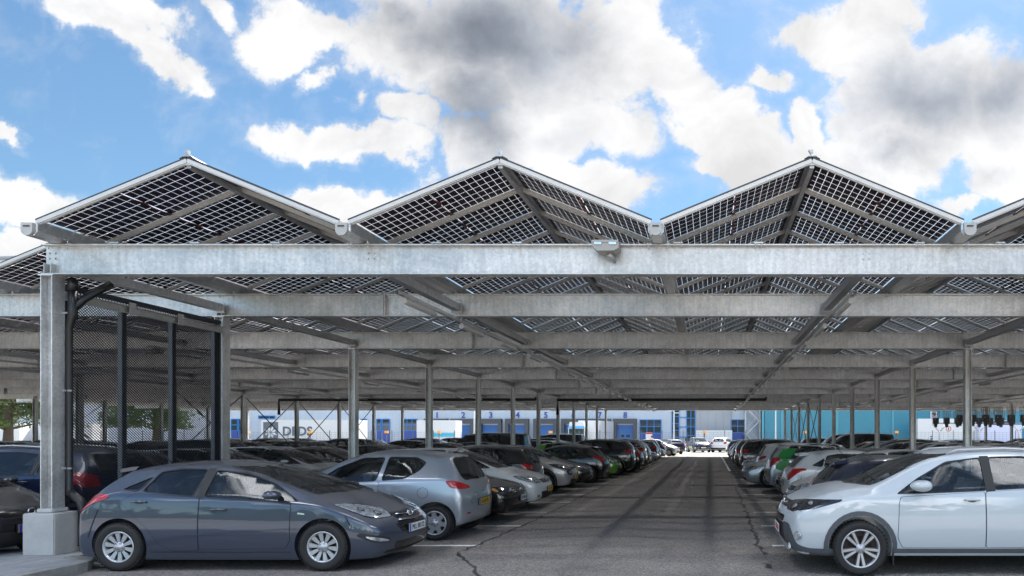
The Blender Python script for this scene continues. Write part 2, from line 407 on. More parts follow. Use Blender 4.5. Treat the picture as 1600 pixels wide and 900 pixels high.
def std(**k):
    """station table from a few measures; nose at +x"""
    p = dict(wb=2.6, fo=.85, ro=.75, W=1.75, H=1.47, gc=.2, R=.315, zn=.72, zh=.90, cowl=(.98, 1.0), head=(.02, 1.40), roof=(-1.5, 1.39), glass=(-1.90, 1.0), tail=(-1.98, .86),
             belt=(.93, 1.04), wr=.57, bowf=.17, bowr=.1, trunk=None, roofmid=-.5, nose_dx=.17, wg=.045)
    p.update(k); fa = p['wb'] / 2; ra = -fa; nose = fa + p['fo']; rear = ra - p['ro']; h = p['W'] / 2; zb = p['gc']; cx, cz = p['cowl']; hx, hz = p['head']; rx, rz_ = p['roof']; gx, gz = p['glass']; tx, tz = p['tail']
    bf, br = p['belt']; wr = p['wr']; zn = p['zn']; zh = p['zh']; H = p['H']; nd = p['nose_dx']
    def belt(x): return lerp(bf, br, max(0, min(1, (cx - x) / (cx - rx))))
    S = []
    S.append((nose - nd - .02, nose - nd, nose - nd - .07, zb + .02, zn - .16, zn - .03, zn, h * .87, h * .93, h * .91, h * .74, nd * .45))
    S.append((nose - .48, nose - .46, nose - .50, zb, zn + (zh - zn) * .25 - .09, zn + (zh - zn) * .45, zn + (zh - zn) * .55 + .01, h * .93, h * .995, h * .965, h * .80, .03))
    S.append((fa + .02, fa, fa, zb, lerp(zh, bf, .3) - .08, zh - .015, zh + .035, h * .93, h * .995, h * .965, h * .79, .02))
    S.append((fa - .42, cx + .06, cx + .02, zb, bf - .02, lerp(cz, bf, .35), cz, h * .94, h * .995, h * .965, h - .145, .07))
    S.append((fa - .80, lerp(cx, hx, .55), lerp(cx, hx, .5), zb, belt(lerp(cx, hx, .5)), lerp(cz, hz, .5) - .025, lerp(cz, hz, .54), h * .94, h, h * .96, lerp(h - .145, wr, .62), .07))
    S.append((fa - 1.15, hx + .02, hx, zb, belt(hx), hz - .045, hz + .012, h * .94, h, h * .96, wr + .015, .06))
    mx = p['roofmid']
    S.append((min(fa - 1.55, mx + .3), mx, mx, zb, belt(mx), H - .065, H - .002, h * .94, h, h * .96, wr, .0))
    S.append((ra + .42, lerp(mx, rx, .55), lerp(mx, rx, .62), zb, belt(lerp(mx, rx, .6)), lerp(H, rz_, .5) - .065, lerp(H, rz_, .4) + .0, h * .94, h * .998, h * .955, wr - .01, 0))
    S.append((ra, rx + .10, rx, zb, br, rz_ - .06, rz_, h * .93, h * .99, h * .94, wr - .035, -.02))
    if p['trunk']:
        kx, kz = p['trunk']
        S.append((ra - .22, lerp(rx, gx, .7), lerp(rx, gx, .5), zb, br - .02, lerp(rz_, gz, .5) - .03, lerp(rz_, gz, .5) + .015, h * .93, h * .985, h * .94, wr + .04, -.03))
        S.append((ra - .38, gx - .02, gx, zb + .01, br - .05, gz - .05, gz, h * .92, h * .975, h * .93, h * .76, -.03))
        S.append((rear + .32, kx + .05, kx, zb + .03, kz - .13, kz - .035, kz, h * .90, h * .95, h * .90, h * .74, -.02))
        S.append((rear + .13, rear + .13, tx, zb + .05, tz - .18, tz - .04, tz, h * .84, h * .89, h * .85, h * .68, -.03))
    else:
        S.append((ra - .35, lerp(rx, gx, .55), lerp(rx, gx, .55), zb + .01, br - .02, lerp(rz_, gz, .52) - .01, lerp(rz_, gz, .5) + .015, h * .91, h * .965, h * .925, lerp(wr, h * .82, .45), -.04))
        S.append((rear + .22, gx + .05, gx, zb + .04, lerp(br, gz, .5) - .10, gz - .01, gz + .015, h * .91, h * .97, h * .94, h * .82, -.05))
        S.append((rear + .10, rear + .10, tx, zb + .06, tz - .17, tz - .03, tz, h * .88, h * .95, h * .93, h * .78, -.05))
    p['st'] = S; p['fa'] = fa; p['ra'] = ra; p['nose'] = nose; p['rear'] = rear; p['h'] = h; p['beltf'] = belt
    return p

def make_car(key, s, win, doors, wheel='five', rr=.205, parts=None, paintk='silver', detail=True):
    """builds a car as an Empty with its parts. win: list of side-window polygons in (x,z); doors likewise"""
    root = empty(key); h = s['h']; fa, ra, Rt = s['fa'], s['ra'], s['R']; px = P[paintk]
    me = cage(s)
    def sub(o):
        m = o.modifiers.new('s', 'SUBSURF'); m.levels = 3
    full = apply_mods(me, [sub])
    xmax = max(v.co.x for v in full.vertices); xmin = min(v.co.x for v in full.vertices)
    for v in full.vertices:   # bring the overhangs to their true length
        if v.co.x > fa: v.co.x = fa + (v.co.x - fa) * (s['nose'] - fa) / (xmax - fa)
        elif v.co.x < ra: v.co.x = ra + (v.co.x - ra) * (s['rear'] - ra) / (xmin - ra)
    S = Surf(full)
    # cutters: wheel arches and window openings
    Ra = s.get('Ra', Rt + .055)
    c = MB()
    for ax in (fa, ra):
        for sy in (1, -1):
            c.tube([(ax, sy * (h - .30), Rt + .01), (ax, sy * (h + .3), Rt + .01)], Ra, 40, 0)
            
    allwin = [[(x, 0, z) for x, z in w] for w in win]
    allwin = [chaikin(w, 2) for w in allwin]
    for w in allwin:
        poly = [(v.x, v.z) for v in w]
        for a, b in ((.28, h + .3), (-h - .3, -.28)): c.prism(poly, a, b, 0)
    fr = [(s['fa'], y, z) for y, z in s['wsh']]; fr = chaikin(fr, 2)
    c0 = c; c = MB()
    c.prism([(v.y, v.z) for v in fr], s['cowl'][0] - 1.45 if s.get('van') else s['head'][0] - .12, s['nose'] + .2, 0, 'YZ')
    rw = s.get('rwin')
    cF = c; c = MB()
    if rw:
        rwp = chaikin([(0, y, z) for y, z in rw], 2, s.get('rwr', .08))
        c.prism([(v.y, v.z) for v in rwp], s['rear'] - .3, s['roof'][0] + s.get('rcut', .12), 0, 'YZ')
    cuts_ = []
    for q in (c0, cF, c):
        if q.v: co = bpy.data.objects.new('cut', q.mesh('cut', [])); COL.objects.link(co); cuts_.append(co)
    def boo(o):
        for co in cuts_: b = o.modifiers.new('b', 'BOOLEAN'); b.operation = 'DIFFERENCE'; b.object = co; b.solver = 'EXACT'
    body = apply_mods(full, [boo])
    for co in cuts_: bpy.data.objects.remove(co)
    bm = bmesh.new(); bm.from_mesh(body); dele = []
    for f in bm.faces:
        f.smooth = True
        ce = f.calc_center_median(); hit = S.bvh.find_nearest(ce); dist = hit[3] if hit[0] is not None else 1
        well = any(math.hypot(ce.x - ax, ce.z - Rt - .01) < Ra + .004 for ax in (fa, ra)) and dist > .0015
        f.material_index = 1 if well else 0
        if dist > .004 and not well: dele.append(f)
        elif not well and f.normal.z < -.6 and ce.z < .42: f.material_index = 1
        elif not well and s.get('lowblack') and ce.z < s['lowblack']: f.material_index = 1
    bmesh.ops.delete(bm, geom=dele, context='FACES')
    for e in bm.edges:
        if len(e.link_faces) == 2 and e.calc_face_angle(0) > R(38): e.smooth = False
    bm.to_mesh(body); bm.free()
    nl = [None] * len(body.loops)
    for p in body.polygons:
        for li, vi in zip(p.loop_indices, p.vertices):
            co_ = body.vertices[vi].co; hit = S.bvh.find_nearest(co_)
            if p.material_index == 0 and hit[3] < .002: nl[li] = tuple(S.nrm(hit[0], hit[2]))
            else: nl[li] = tuple(p.normal)
    body.normals_split_custom_set(nl)
    body.materials.clear(); body.materials.append(px); body.materials.append(M['trim' if s.get('clad') else 'black'])
    bo = link('body', body, root); bo.material_slots[0].link = 'OBJECT'; bo.material_slots[0].material = px
    painted = [bo]
    def put(name, polys, d, m, off=.004, thick=.010, parent=root, res=.06, pt=False):
        mm = patch(S, polys, d, off, thick, res); mm.materials.append(m); o = link(name, mm, parent)
        if pt: o.material_slots[0].link = 'OBJECT'; o.material_slots[0].material = px; painted.append(o)
        return o
    # black window surrounds (ring = outer band pieces) and glass
    for sy in (1, -1):
        d = (0, -sy, 0)
        for i, w in enumerate(allwin):
            w3 = [Vector((v.x, sy * h, v.z)) for v in w]
            out = shrink(w3, .020)
            rings = [[out[k], out[(k + 1) % len(w3)], w3[(k + 1) % len(w3)], w3[k]] for k in range(len(w3))]
            fo = put('window_frame', rings, d, M['black'], .004, .012, res=.12)
            g = put('side_window', [shrink(w3, .004)], d, M['glass'], -.006, .0, parent=fo, res=.12)
    for sy in (1, -1):   # black pillars between the panes
        for w0, w1 in zip(win, win[1:]):
            if not s.get('blackpillars', True): break
            xa_ = min(x for x, z in w0); xb_ = max(x for x, z in w1)
            if xa_ - xb_ < .01 or xa_ - xb_ > .2: continue
            l0 = [z for x, z in w0 if abs(x - xa_) < .06]; l1 = [z for x, z in w1 if abs(x - xb_) < .06]
            pl = [(xa_ - .002, sy * h, min(l0) - .02), (xa_ - .002, sy * h, max(l0) + .02), (xb_ + .002, sy * h, max(l1) + .02), (xb_ + .002, sy * h, min(l1) - .02)]
            put('pillar', [pl], (0, -sy, 0), M['black'], .0055, .012, res=.1)
    f3 = [Vector((s['fa'], v.y, v.z)) for v in fr]
    ofr = put('windscreen_seal', [[a, b, b2, a2] for a, b, b2, a2 in zip(shrink(f3, .022), shrink(f3, .022)[1:] + shrink(f3, .022)[:1], f3[1:] + f3[:1], f3)], (-1, 0, -.001), M['black'], .003, .012, res=.5)
    put('windscreen', [shrink(f3, .004)], (-1, 0, -.001), M['screen_glass'], -.004, 0, parent=ofr, res=.10)
    if rw:
        r3 = [Vector((0, v.y, v.z)) for v in rwp]; so = shrink(r3, .022)
        orr = put('rear_window_seal', [[a, b, b2, a2] for a, b, b2, a2 in zip(so, so[1:] + so[:1], r3[1:] + r3[:1], r3)], (1, 0, -.001), M['black'], .003, .012, res=.5)
        put('rear_window', [shrink(r3, .004)], (1, 0, -.001), M['glass'], -.004, 0, parent=orr, res=.10)
    # doors
    for sy in (1, -1):
        for dp, hd in doors:
            w3 = [(x, sy * h, z) for x, z in dp]
            cc = chaikin(w3, 2, .03)
            do = put('door', [cc], (0, -sy, 0), px, .0035, .008, pt=True, res=.07)
            rings = shrink(cc, .007)
            gap = [[rings[k], rings[(k + 1) % len(cc)], cc[(k + 1) % len(cc)], cc[k]] for k in range(len(cc))]
            mm = patch(S, gap, (0, -sy, 0), .0016, .002, .08); mm.materials.append(M['seam']); link('door_gap', mm, do)
            if hd:
                hp, hn = S.ray(Vector((hd[0], sy * h, hd[1])), Vector((0, -sy, 0)))
                hb = MB(); q = hp + hn * .028
                hb.tube([(q.x + .10, q.y - sy * .022, q.z - .004), (q.x + .085, q.y - sy * .004, q.z), (q.x, q.y, q.z + .004), (q.x - .085, q.y - sy * .004, q.z), (q.x - .10, q.y - sy * .022, q.z - .004)], [.010, .014, .016, .014, .010], 8)
                ho = hb.build('handle', [px], do); ho.material_slots[0].link = 'OBJECT'; ho.material_slots[0].material = px; painted.append(ho)
                cup = [(hp.x + .06 * math.cos(t), sy * h, hp.z - .008 + .022 * math.sin(t)) for t in [i * math.pi / 6 for i in range(12)]]
                put('handle_recess', [cup], (0, -sy, 0), M['trim'], .0042, .002, parent=do, res=.5)
    # mirrors
    for sy in (1, -1):
        mxx, mz = s.get('mirror', (s['cowl'][0] - .42, s['belt'][0] + .085)); q, qn = S.ray(Vector((mxx, sy * h, mz - .03)), Vector((0, -sy, 0)))
        b = bmesh.new(); bmesh.ops.create_cube(b, size=1)
        for v in b.verts:
            f_ = .72 if v.co.x > 0 else 1
            q_ = s.get('msc', 1); v.co = Vector((v.co.x * .25 * q_, v.co.y * .28 * f_, v.co.z * .175 * q_ * f_ * (.75 if v.co.y * sy < 0 else 1)))
        mm = bpy.data.meshes.new('mirror'); b.to_mesh(mm); b.free()
        mm = apply_mods(mm, [lambda o: setattr(o.modifiers.new('s', 'SUBSURF'), 'levels', 3)])
        for p in mm.polygons: p.use_smooth = True
        mm.materials.append(px); mo = link('wing_mirror', mm, root, (mxx, q.y + sy * .155, mz + .03)); mo.material_slots[0].link = 'OBJECT'; mo.material_slots[0].material = px; painted.append(mo)
        st = MB(); st.tube([(0.01, -sy * .17, -.055), (0.0, -sy * .03, -.038)], [.03, .024], 8); st.box((-.052, 0, 0), (.012, .15, .085)); st.build('mirror_foot', [M['black']], mo)
    # wheels
    tm, rm = wheel_meshes(wheel, Rt, rr, s.get('tw', .205))
    for ax in (fa, ra):
        for sy in (1, -1):
            wo = link('wheel', tm, root, (ax, sy * (h - .115), Rt)); wo.rotation_euler = (0, random.uniform(0, 1.2), 0 if sy > 0 else math.pi)
            link('rim', rm, wo)
    # cabin
    cb = MB(); fl = .42 if not s.get('van') else .7
    cb.box((.0 + (s['head'][0] + s['roof'][0]) / 2 + .15, 0, fl), (s['cowl'][0] - s['roof'][0] - .1, 1.25, .05))
    dx = s['cowl'][0] - .32
    cb.box((dx, 0, s['belt'][0] - .16), (.42, 1.28, .20)); cb.box((dx + .16, 0, s['belt'][0] - .07), (.35, 1.2, .06))
    def seat(x, y, w=.5):
        zz = s['belt'][0] - .05
        cb.box((x + .18, y, fl + .16), (.5, w, .14)); cb.box((x - .13, y, fl + .42), (.14, w, .58), rot=Matrix.Rotation(R(-14), 3, 'Y'))
        for yy in ((y,) if w < .7 else (y - .35, y + .35)): cb.box((x - .24, yy, zz + .17), (.09, .26, .19), rot=Matrix.Rotation(R(-12), 3, 'Y'))
    sx_ = s['head'][0] - .12
    seat(sx_, .37); seat(sx_, -.37); seat(sx_ - .85, 0, 1.2)
    if s.get('van'): seat(sx_ - 1.7, 0, 1.2)
    cb.lathe([(.175, 0), (.19, .012), (.19, -.012)], 20, 0, 'X', c=(dx - .28, .37, s['belt'][0] - .06), closed=True)
    cb.build('cabin', [M['seat']], root)
    car = dict(root=root, S=S, put=put, s=s, painted=painted, px=px)
    if parts: parts(car)
    return car

def sym(car, name, poly, d, m, **k):
    for sy in (1, -1):
        pl = poly if sy > 0 else mir(poly)
        car['put'](name, [chaikin(pl, 2) if k.get('round', True) else [Vector(p) for p in pl]], (d[0], d[1] * sy, d[2]), m, **{a: b for a, b in k.items() if a != 'round'})

def plate(car, x, z, tilt, kind, txt, parent=None, y=0, rot=0):
    """number plate; x>0 front"""
    sgn = 1 if x > 0 else -1; root = parent or car['root']
    hp, hn = car['S'].ray(Vector((x, y, z)), Vector((-sgn, 0, 0)))
    o = empty('tmp'); bpy.data.objects.remove(o)
    b = MB(); b.box((0, 0, 0), (.52, .012, .112), 0)
    if kind != 'r': b.box((-.238, -.0075, 0), (.042, .003, .108), 1)
    pm = {'w': M['plate_w'], 'y': M['plate_y'], 'r': M['plate_w']}[kind]
    po = b.build('number_plate', [pm, M['plate_b']], root, (hp.x + sgn * .012, y, z))
    po.rotation_euler = (0, 0, math.pi / 2 * sgn)
    text('plate_text', txt, .098, M['inkr'] if kind == 'r' else M['ink'], po, (.02, -.0072, -.004), ext=.001, bold=.0015, sx=.92)
    # frame
    f = MB(); f.box((0, .006, 0), (.54, .014, .128), 0); f.build('plate_holder', [M['black']], po)
    return po

def common(car, head, tail, grille, fog=None, low=None, rlow=None, logo=True, wiper=True, lampm='clear', tailm='red'):
    s = car['s']; put = car['put']; h = s['h']; nose = s['nose']; rear = s['rear']
    for sy in (1, -1):
        hp = [Vector((p[0], p[1] * sy, p[2])) for p in head]; hc = chaikin(hp, 2, .03); ho = shrink(hc, .012); k = len(hc)
        hl = put('headlight', [hc], (-1, -.9 * sy, 0), M[lampm], .006, .01, res=.04)
        put('lamp_gasket', [[ho[q], ho[(q + 1) % k], hc[(q + 1) % k], hc[q]] for q in range(k)], (-1, -.9 * sy, 0), M['gloss_black'], .005, .01, parent=hl, res=.5)
        cc = sum(hp, Vector()) / len(hp); lng = (hp[0] - hp[len(hp) // 2])
        for t, rr_ in ((.22, .055), (-.08, .045)):
            q, nn = car['S'].ray(cc + lng * t, Vector((-1, -.9 * sy, 0))); e = MB(); e.tube([q + nn * .008, q + nn * .013], rr_, 18, 1); e.tube([q + nn * .013, q + nn * .017], rr_ * .72, 16, 0); e.build('lamp_bulb', [M['bright'], M['lampdark']], hl)
    sym(car, 'tail_light', tail, (1, -.9, 0), M[tailm], off=.008, res=.05)
    for g in grille: put('grille', [chaikin([(nose, y, z) for y, z in g], 1)], (-1, 0, 0), M['gloss_black'], .005, .01)
    if fog: sym(car, 'fog_lamp', fog, (-1, -.35, 0), M['clear'], off=.009, res=.05)
    if low: put('lower_intake', [chaikin([(nose, y, z) for y, z in low], 1)], (-1, 0, 0), M['black'], .004, .01)
    if rlow: put('rear_skirt', [chaikin([(rear, y, z) for y, z in rlow], 1)], (1, 0, 0), M['black'], .004, .01)
    if wiper:
        cx, cz = s['cowl']; w = MB()
        for y0, y1 in ((.55, -.05), (-.02, -.55)):
            q, _ = car['S'].ray(Vector((2, y1, cz + .10)), Vector((-1, 0, 0))); q0, _ = car['S'].ray(Vector((2, y0, cz + .06)), Vector((-1, 0, 0)))
            w.tube([q0 + Vector((.03, 0, .0)), q + Vector((.02, 0, .02))], .008, 5)
        w.build('wiper', [M['black']], car['root'])
    if not s.get('van'):
        a = MB(); rx = s['roof'][0] + .12; rz_ = s['roof'][1]
        q, _ = car['S'].ray(Vector((rx, 0, 1)), Vector((0, 0, -1))); a.tube([q, q + Vector((-.05, 0, .05)), q + Vector((-.17, 0, .17))], [.012, .006, .003], 5)
        a.build('antenna', [M['black']], car['root'])

def join_simple(car, name):
    """one mesh of the whole car for the copies far down the rows"""
    root = car['root']; bm = bmesh.new(); mats = []
    def walk(o, Mx):
        if o.type == 'MESH' and o.name.split('.')[0] not in ('cabin', 'door_gap', 'handle_recess', 'plate_text'):
            me = o.data.copy(); mp = []
            for i, mt in enumerate(me.materials):
                mm = mt
                if mt in (M['glass'], M['screen_glass']): mm = M['dark_glass']
                if mt == car['px']: mm = None
                key = mm
                if key not in mats: mats.append(key)
                mp.append(mats.index(key))
            me.transform(Mx); k0 = len(bm.faces); bm.from_mesh(me); bm.faces.ensure_lookup_table()
            for f in bm.faces[k0:]: f.material_index = mp[min(f.material_index, len(mp) - 1)] if mp else 0
            bpy.data.meshes.remove(me)
        for c in children(o): walk(c, Mx @ (Matrix.Translation(c.location) @ c.rotation_euler.to_matrix().to_4x4()))
    mats.append(None); walk(root, Matrix())
    me = bpy.data.meshes.new(name); bm.to_mesh(me); bm.free()
    for m in mats: me.materials.append(m if m else P['black'])
    o = link(name, me); o.material_slots[0].link = 'OBJECT'
    return o
# ---------------------------------------------------------------- the car shapes
def auto_win(s, cuts, gap=.07, top=.055, bot=.045, endslant=.12):
    edge = [(q[2], q[6]) for q in s['st'][3:]]
    edge = [(x, z - .012 * 0) for x, z in edge]
    lo = lambda x: s['beltf'](x) + bot
    hi = lambda x: interp(edge, x) - top
    W = []
    for i in range(len(cuts) - 1):
        a = cuts[i] - (gap / 2 if i else 0); b = cuts[i + 1] + (gap / 2 if i < len(cuts) - 2 else 0)
        if a - b < .08: continue
        n = 6; xs = [lerp(a, b, k / n) for k in range(n + 1)]
        bt = [(x, lo(x)) for x in xs if hi(x) - lo(x) > .03]; tp = [(x, hi(x)) for x in reversed(xs) if hi(x) - lo(x) > .03]
        if i == 0:
            # pointed at the pillar foot
            x = a
            while hi(x) - lo(x) < .03 and x > b: x -= .01
            bt = [(x + .06, lo(x))] + [p for p in bt if p[0] < x - .03]; tp = [p for p in tp if p[0] < x - .03]
        if i == len(cuts) - 2 and endslant: q0 = tp[0][0] + endslant; tp = [(q0, hi(q0))] + [p for p in tp if p[0] > q0 + .02]
        W.append(bt + tp)
    return W
def auto_doors(s, cuts, z0=.30, frontx=None):
    D = []; fa, ra, Ra = s['fa'], s['ra'], s['R'] + .055
    f = fa - Ra - .08 if frontx is None else frontx
    lo = lambda x: s['beltf'](x) - .01
    b = cuts[0]
    D.append(([(b, z0), (f - .04, z0), (f, z0 + .1), (f + .02, .6), (f + .02, lo(f)), (b, lo(b))], (b + .17, lo(b) - .14)))
    if len(cuts) > 1:
        e = cuts[1]; g = b - .008
        low = ra + Ra + .10
        pts = [(low, z0), (g, z0), (g, lo(g)), (e, lo(e)), (e + .02, .78), (max(ra + Ra * .75, e + .03), .60), (low - .02, z0 + .10)]
        D.append((pts, (e + .22, lo(e) - .12)))
    return D

def hero_hatch(car):
    s = car['s']; put = car['put']; n = s['nose']; r = s['rear']; h = s['h']
    common(car, [(2.10, .50, .665), (1.96, .63, .665), (1.82, .74, .70), (1.66, .83, .79), (1.52, .87, .855), (1.66, .83, .865), (1.86, .70, .83), (2.05, .52, .765)],
           [(-1.56, .86, .995), (-1.52, .88, .955), (-1.74, .86, .87), (-1.88, .82, .74), (-1.94, .74, .70), (-1.98, .60, .76), (-1.85, .66, .975)],
           [[(-.36, .63), (-.42, .70), (.42, .70), (.36, .63)], [(-.40, .46), (-.46, .57), (-.40, .60), (.40, .60), (.46, .57), (.40, .46)], [(-.52, .27), (-.50, .34), (.50, .34), (.52, .27), (.45, .24), (-.45, .24)]],
           low=[(-.66, .20), (-.66, .235), (.66, .235), (.66, .20)], rlow=[(-.6, .24), (-.6, .36), (.6, .36), (.6, .24)])
    b = MB()
    for z, w in ((.655, .34), (.585, .38)):
        pts = []
        for y in (-w, -w * .5, 0, w * .5, w):
            q, nn = car['S'].ray(Vector((n, y, z + .02 * abs(y) / w)), Vector((-1, 0, 0))); pts.append(q + nn * .018)
        b.tube(pts, .010, 6)
    b.build('grille_bar', [M['chrome']], car['root'])
    q, nn = car['S'].ray(Vector((n, 0, .66)), Vector((-1, 0, 0))); e = MB()
    c = q + nn * .032
    e.tube([c + Vector((0, .085 * math.cos(t), .048 * math.sin(t))) for t in [i * math.pi / 10 for i in range(21)]], .009, 6)
    for (y0, z0, y1, z1) in ((.028, .036, .042, -.036), (-.042, .036, -.028, -.036), (.035, -.006, -.035, .006)): e.bar(c + Vector((0, y0, z0)), c + Vector((0, y1, z1)), .016, .012)
    e.build('emblem', [M['chrome']], car['root'])
    # fog light pockets with lamps
    sym(car, 'fog_pocket', [(1.98, .50, .40), (1.90, .62, .44), (1.74, .80, .50), (1.70, .82, .46), (1.84, .74, .37), (1.98, .52, .345)], (-1, -.9, 0), M['black'], off=.004, res=.05)
    sym(car, 'fog_lamp', [(1.95, .53, .385), (1.90, .62, .415), (1.78, .77, .455), (1.80, .76, .425), (1.88, .68, .378), (1.96, .53, .365)], (-1, -.9, 0), M['clear'], off=.012, res=.05)
    # spoiler
    q, _ = car['S'].ray(Vector((-1.36, 0, 3)), Vector((0, 0, -1))); z0 = q.z; sp = MB(); sp.prism([(-1.36, z0 - .006), (-1.46, z0 - .014), (-1.62, z0 - .045), (-1.60, z0 - .085), (-1.42, z0 - .06)], -.50, .50); o = sp.build('spoiler', [car['px']], car['root']); o.material_slots[0].link = 'OBJECT'; o.material_slots[0].material = car['px']; car['painted'].append(o)
    plate(car, 1, .485, 0, 'w', 'PKL 00172', y=0); plate(car, -1, .62, 0, 'w', 'PKL 00172')
    for sy in (1, -1):
        car['put']('side_indicator', [[(1.0, sy * h, .765), (1.09, sy * h, .755), (1.09, sy * h, .735), (1.0, sy * h, .742)]], (0, -sy, 0), M['chrome'], .004, .004, res=.2)
        car['put']('bumper_gap', [[(-1.60, sy * h, .80), (-1.615, sy * h, .80), (-1.74, sy * h, .44), (-1.725, sy * h, .44)]], (0, -sy, 0), M['seam'], .002, .002, res=.06)
        car['put']('bumper_gap', [[(1.60, sy * h, .72), (1.612, sy * h, .725), (1.685, sy * h, .60), (1.673, sy * h, .595)]], (0, -sy, 0), M['seam'], .002, .002, res=.06)
        car['put']('sill_gap', [[(-.90, sy * h, .255), (.90, sy * h, .255), (.90, sy * h, .247), (-.90, sy * h, .247)]], (0, -sy, 0), M['seam'], .002, .002, res=.06)
    bn = [(n, y, z) for y, z in ((-.60, .755), (-.30, .735), (.30, .735), (.60, .755), (.60, .763), (.30, .743), (-.30, .743), (-.60, .763))]
    car['put']('bonnet_gap', [[Vector(p) for p in bn]], (-1, 0, -.15), M['seam'], .002, .002, res=.06)
    # crease line strip along the lower doors
    for sy in (1, -1): car['put']('door_crease', [[(x, sy * h, lerp(.475, .50, (x + 1) / 1.9)) for x in (-.72, 0, .86)] + [(x, sy * h, lerp(.462, .487, (x + 1) / 1.9)) for x in (.86, 0, -.72)]], (0, -sy, 0), car['px'], .007, .004, pt=True, res=.2)

def suv_parts(car):
    s = car['s']; put = car['put']; n = s['nose']; h = s['h']; Ra = s['Ra']
    common(car, [(2.22, .44, .80), (2.10, .62, .79), (1.86, .82, .845), (1.62, .90, .925), (1.58, .90, .955), (1.86, .82, .945), (2.08, .66, .935), (2.20, .44, .905)],
           [(-1.75, .90, 1.15), (-1.95, .84, 1.16), (-2.10, .66, 1.10), (-2.12, .62, .92), (-2.0, .80, .90), (-1.85, .88, 1.0)],
           [[(-.42, .82), (-.42, .90), (.42, .90), (.42, .82)], [(-.40, .63), (-.46, .72), (.46, .72), (.40, .63)]], lampm='lampdark',
           low=[(-.48, .40), (-.50, .62), (.50, .62), (.48, .40), (.62, .27), (.86, .25), (.86, .21), (-.86, .21), (-.86, .25), (-.62, .27)], rlow=[(-.8, .24), (-.8, .5), (.8, .5), (.8, .24)])
    for sy in (1, -1):
        q, nn = car['S'].ray(Vector((2.0, .74 * sy, .50)), Vector((-1, -.8 * sy, 0))); e = MB(); e.tube([q + nn * .0, q + nn * .014], .055, 18, 0); e.tube([q + nn * .014, q + nn * .018], .042, 18, 1); e.build('fog_lamp', [M['chrome'], M['clear']], car['root'])
        # arch and sill cladding
        for ax in (s['fa'], s['ra']):
            pol = []
            A = [R(a) for a in range(-14, 195, 11)]
            for a0, a1 in zip(A, A[1:]):
                P4 = [(ax + math.cos(a) * rad, sy * h, s['R'] + .01 + math.sin(a) * rad) for a, rad in ((a0, Ra + .004), (a1, Ra + .004), (a1, Ra + .062), (a0, Ra + .062))]
                pol.append(P4)
            put('arch_cladding', pol, (0, -sy, 0), M['trim'], .010, .012, res=.09)
        put('sill_cladding', [[(s['fa'] - Ra - .0, sy * h, .235), (s['fa'] - Ra - .04, sy * h, .345), (s['ra'] + Ra + .04, sy * h, .345), (s['ra'] + Ra, sy * h, .235)]], (0, -sy, 0), M['trim'], .012, .012, res=.15)
    sym(car, 'bumper_trim', [(2.25, .44, .64), (2.12, .58, .63), (2.02, .70, .40), (1.90, .80, .345), (1.68, .92, .34), (1.68, .92, .22), (1.92, .85, .21), (2.22, .44, .22)], (-1, -.9, 0), M['trim'], off=.010, res=.05)
    b = MB(); pts = []
    for y in (-.60, -.45, 0, .45, .60):
        q, nn = car['S'].ray(Vector((n, y, .29 + (.06 if abs(y) > .5 else 0))), Vector((-1, 0, 0))); pts.append(q + Vector((.02, 0, -.01)))
    for a, c in zip(pts, pts[1:]): b.bar(a, c, .03, .075)
    b.build('skid_plate', [M['rim']], car['root'])
    q, nn = car['S'].ray(Vector((n, 0, .86)), Vector((-1, 0, 0))); e = MB(); c = q + nn * .014
    for ry, rz in ((.085, .058), (.035, .050)): e.tube([c + Vector((0, ry * math.cos(t), rz * math.sin(t))) for t in [i * math.pi / 10 for i in range(21)]], .007, 6)
    e.tube([c + Vector((0, .06 * math.cos(t), .02 * math.sin(t) + .026)) for t in [i * math.pi / 10 for i in range(21)]], .006, 6)
    e.build('emblem', [M['chrome']], car['root'])
    plate(car, 1, .52, 0, 'r', '1-DRT-286')
    for sy in (1, -1):
        rl = MB(); pts = []
        for x in (.15, .0, -.6, -1.2, -1.55):
            q, nn = car['S'].ray(Vector((x, sy * (s['wr'] - .02), 2)), Vector((0, 0, -1))); pts.append(q + Vector((0, 0, .012 if x in (.15, -1.55) else .045)))
        rl.tube(pts, .016, 6); rl.build('roof_rail', [M['rim']], car['root'])
        # mud flap
        f = MB(); f.box((s['fa'] - Ra - .01, sy * (h - .10), .24), (.015, .17, .20)); f.build('mud_flap', [M['black']], car['root'])

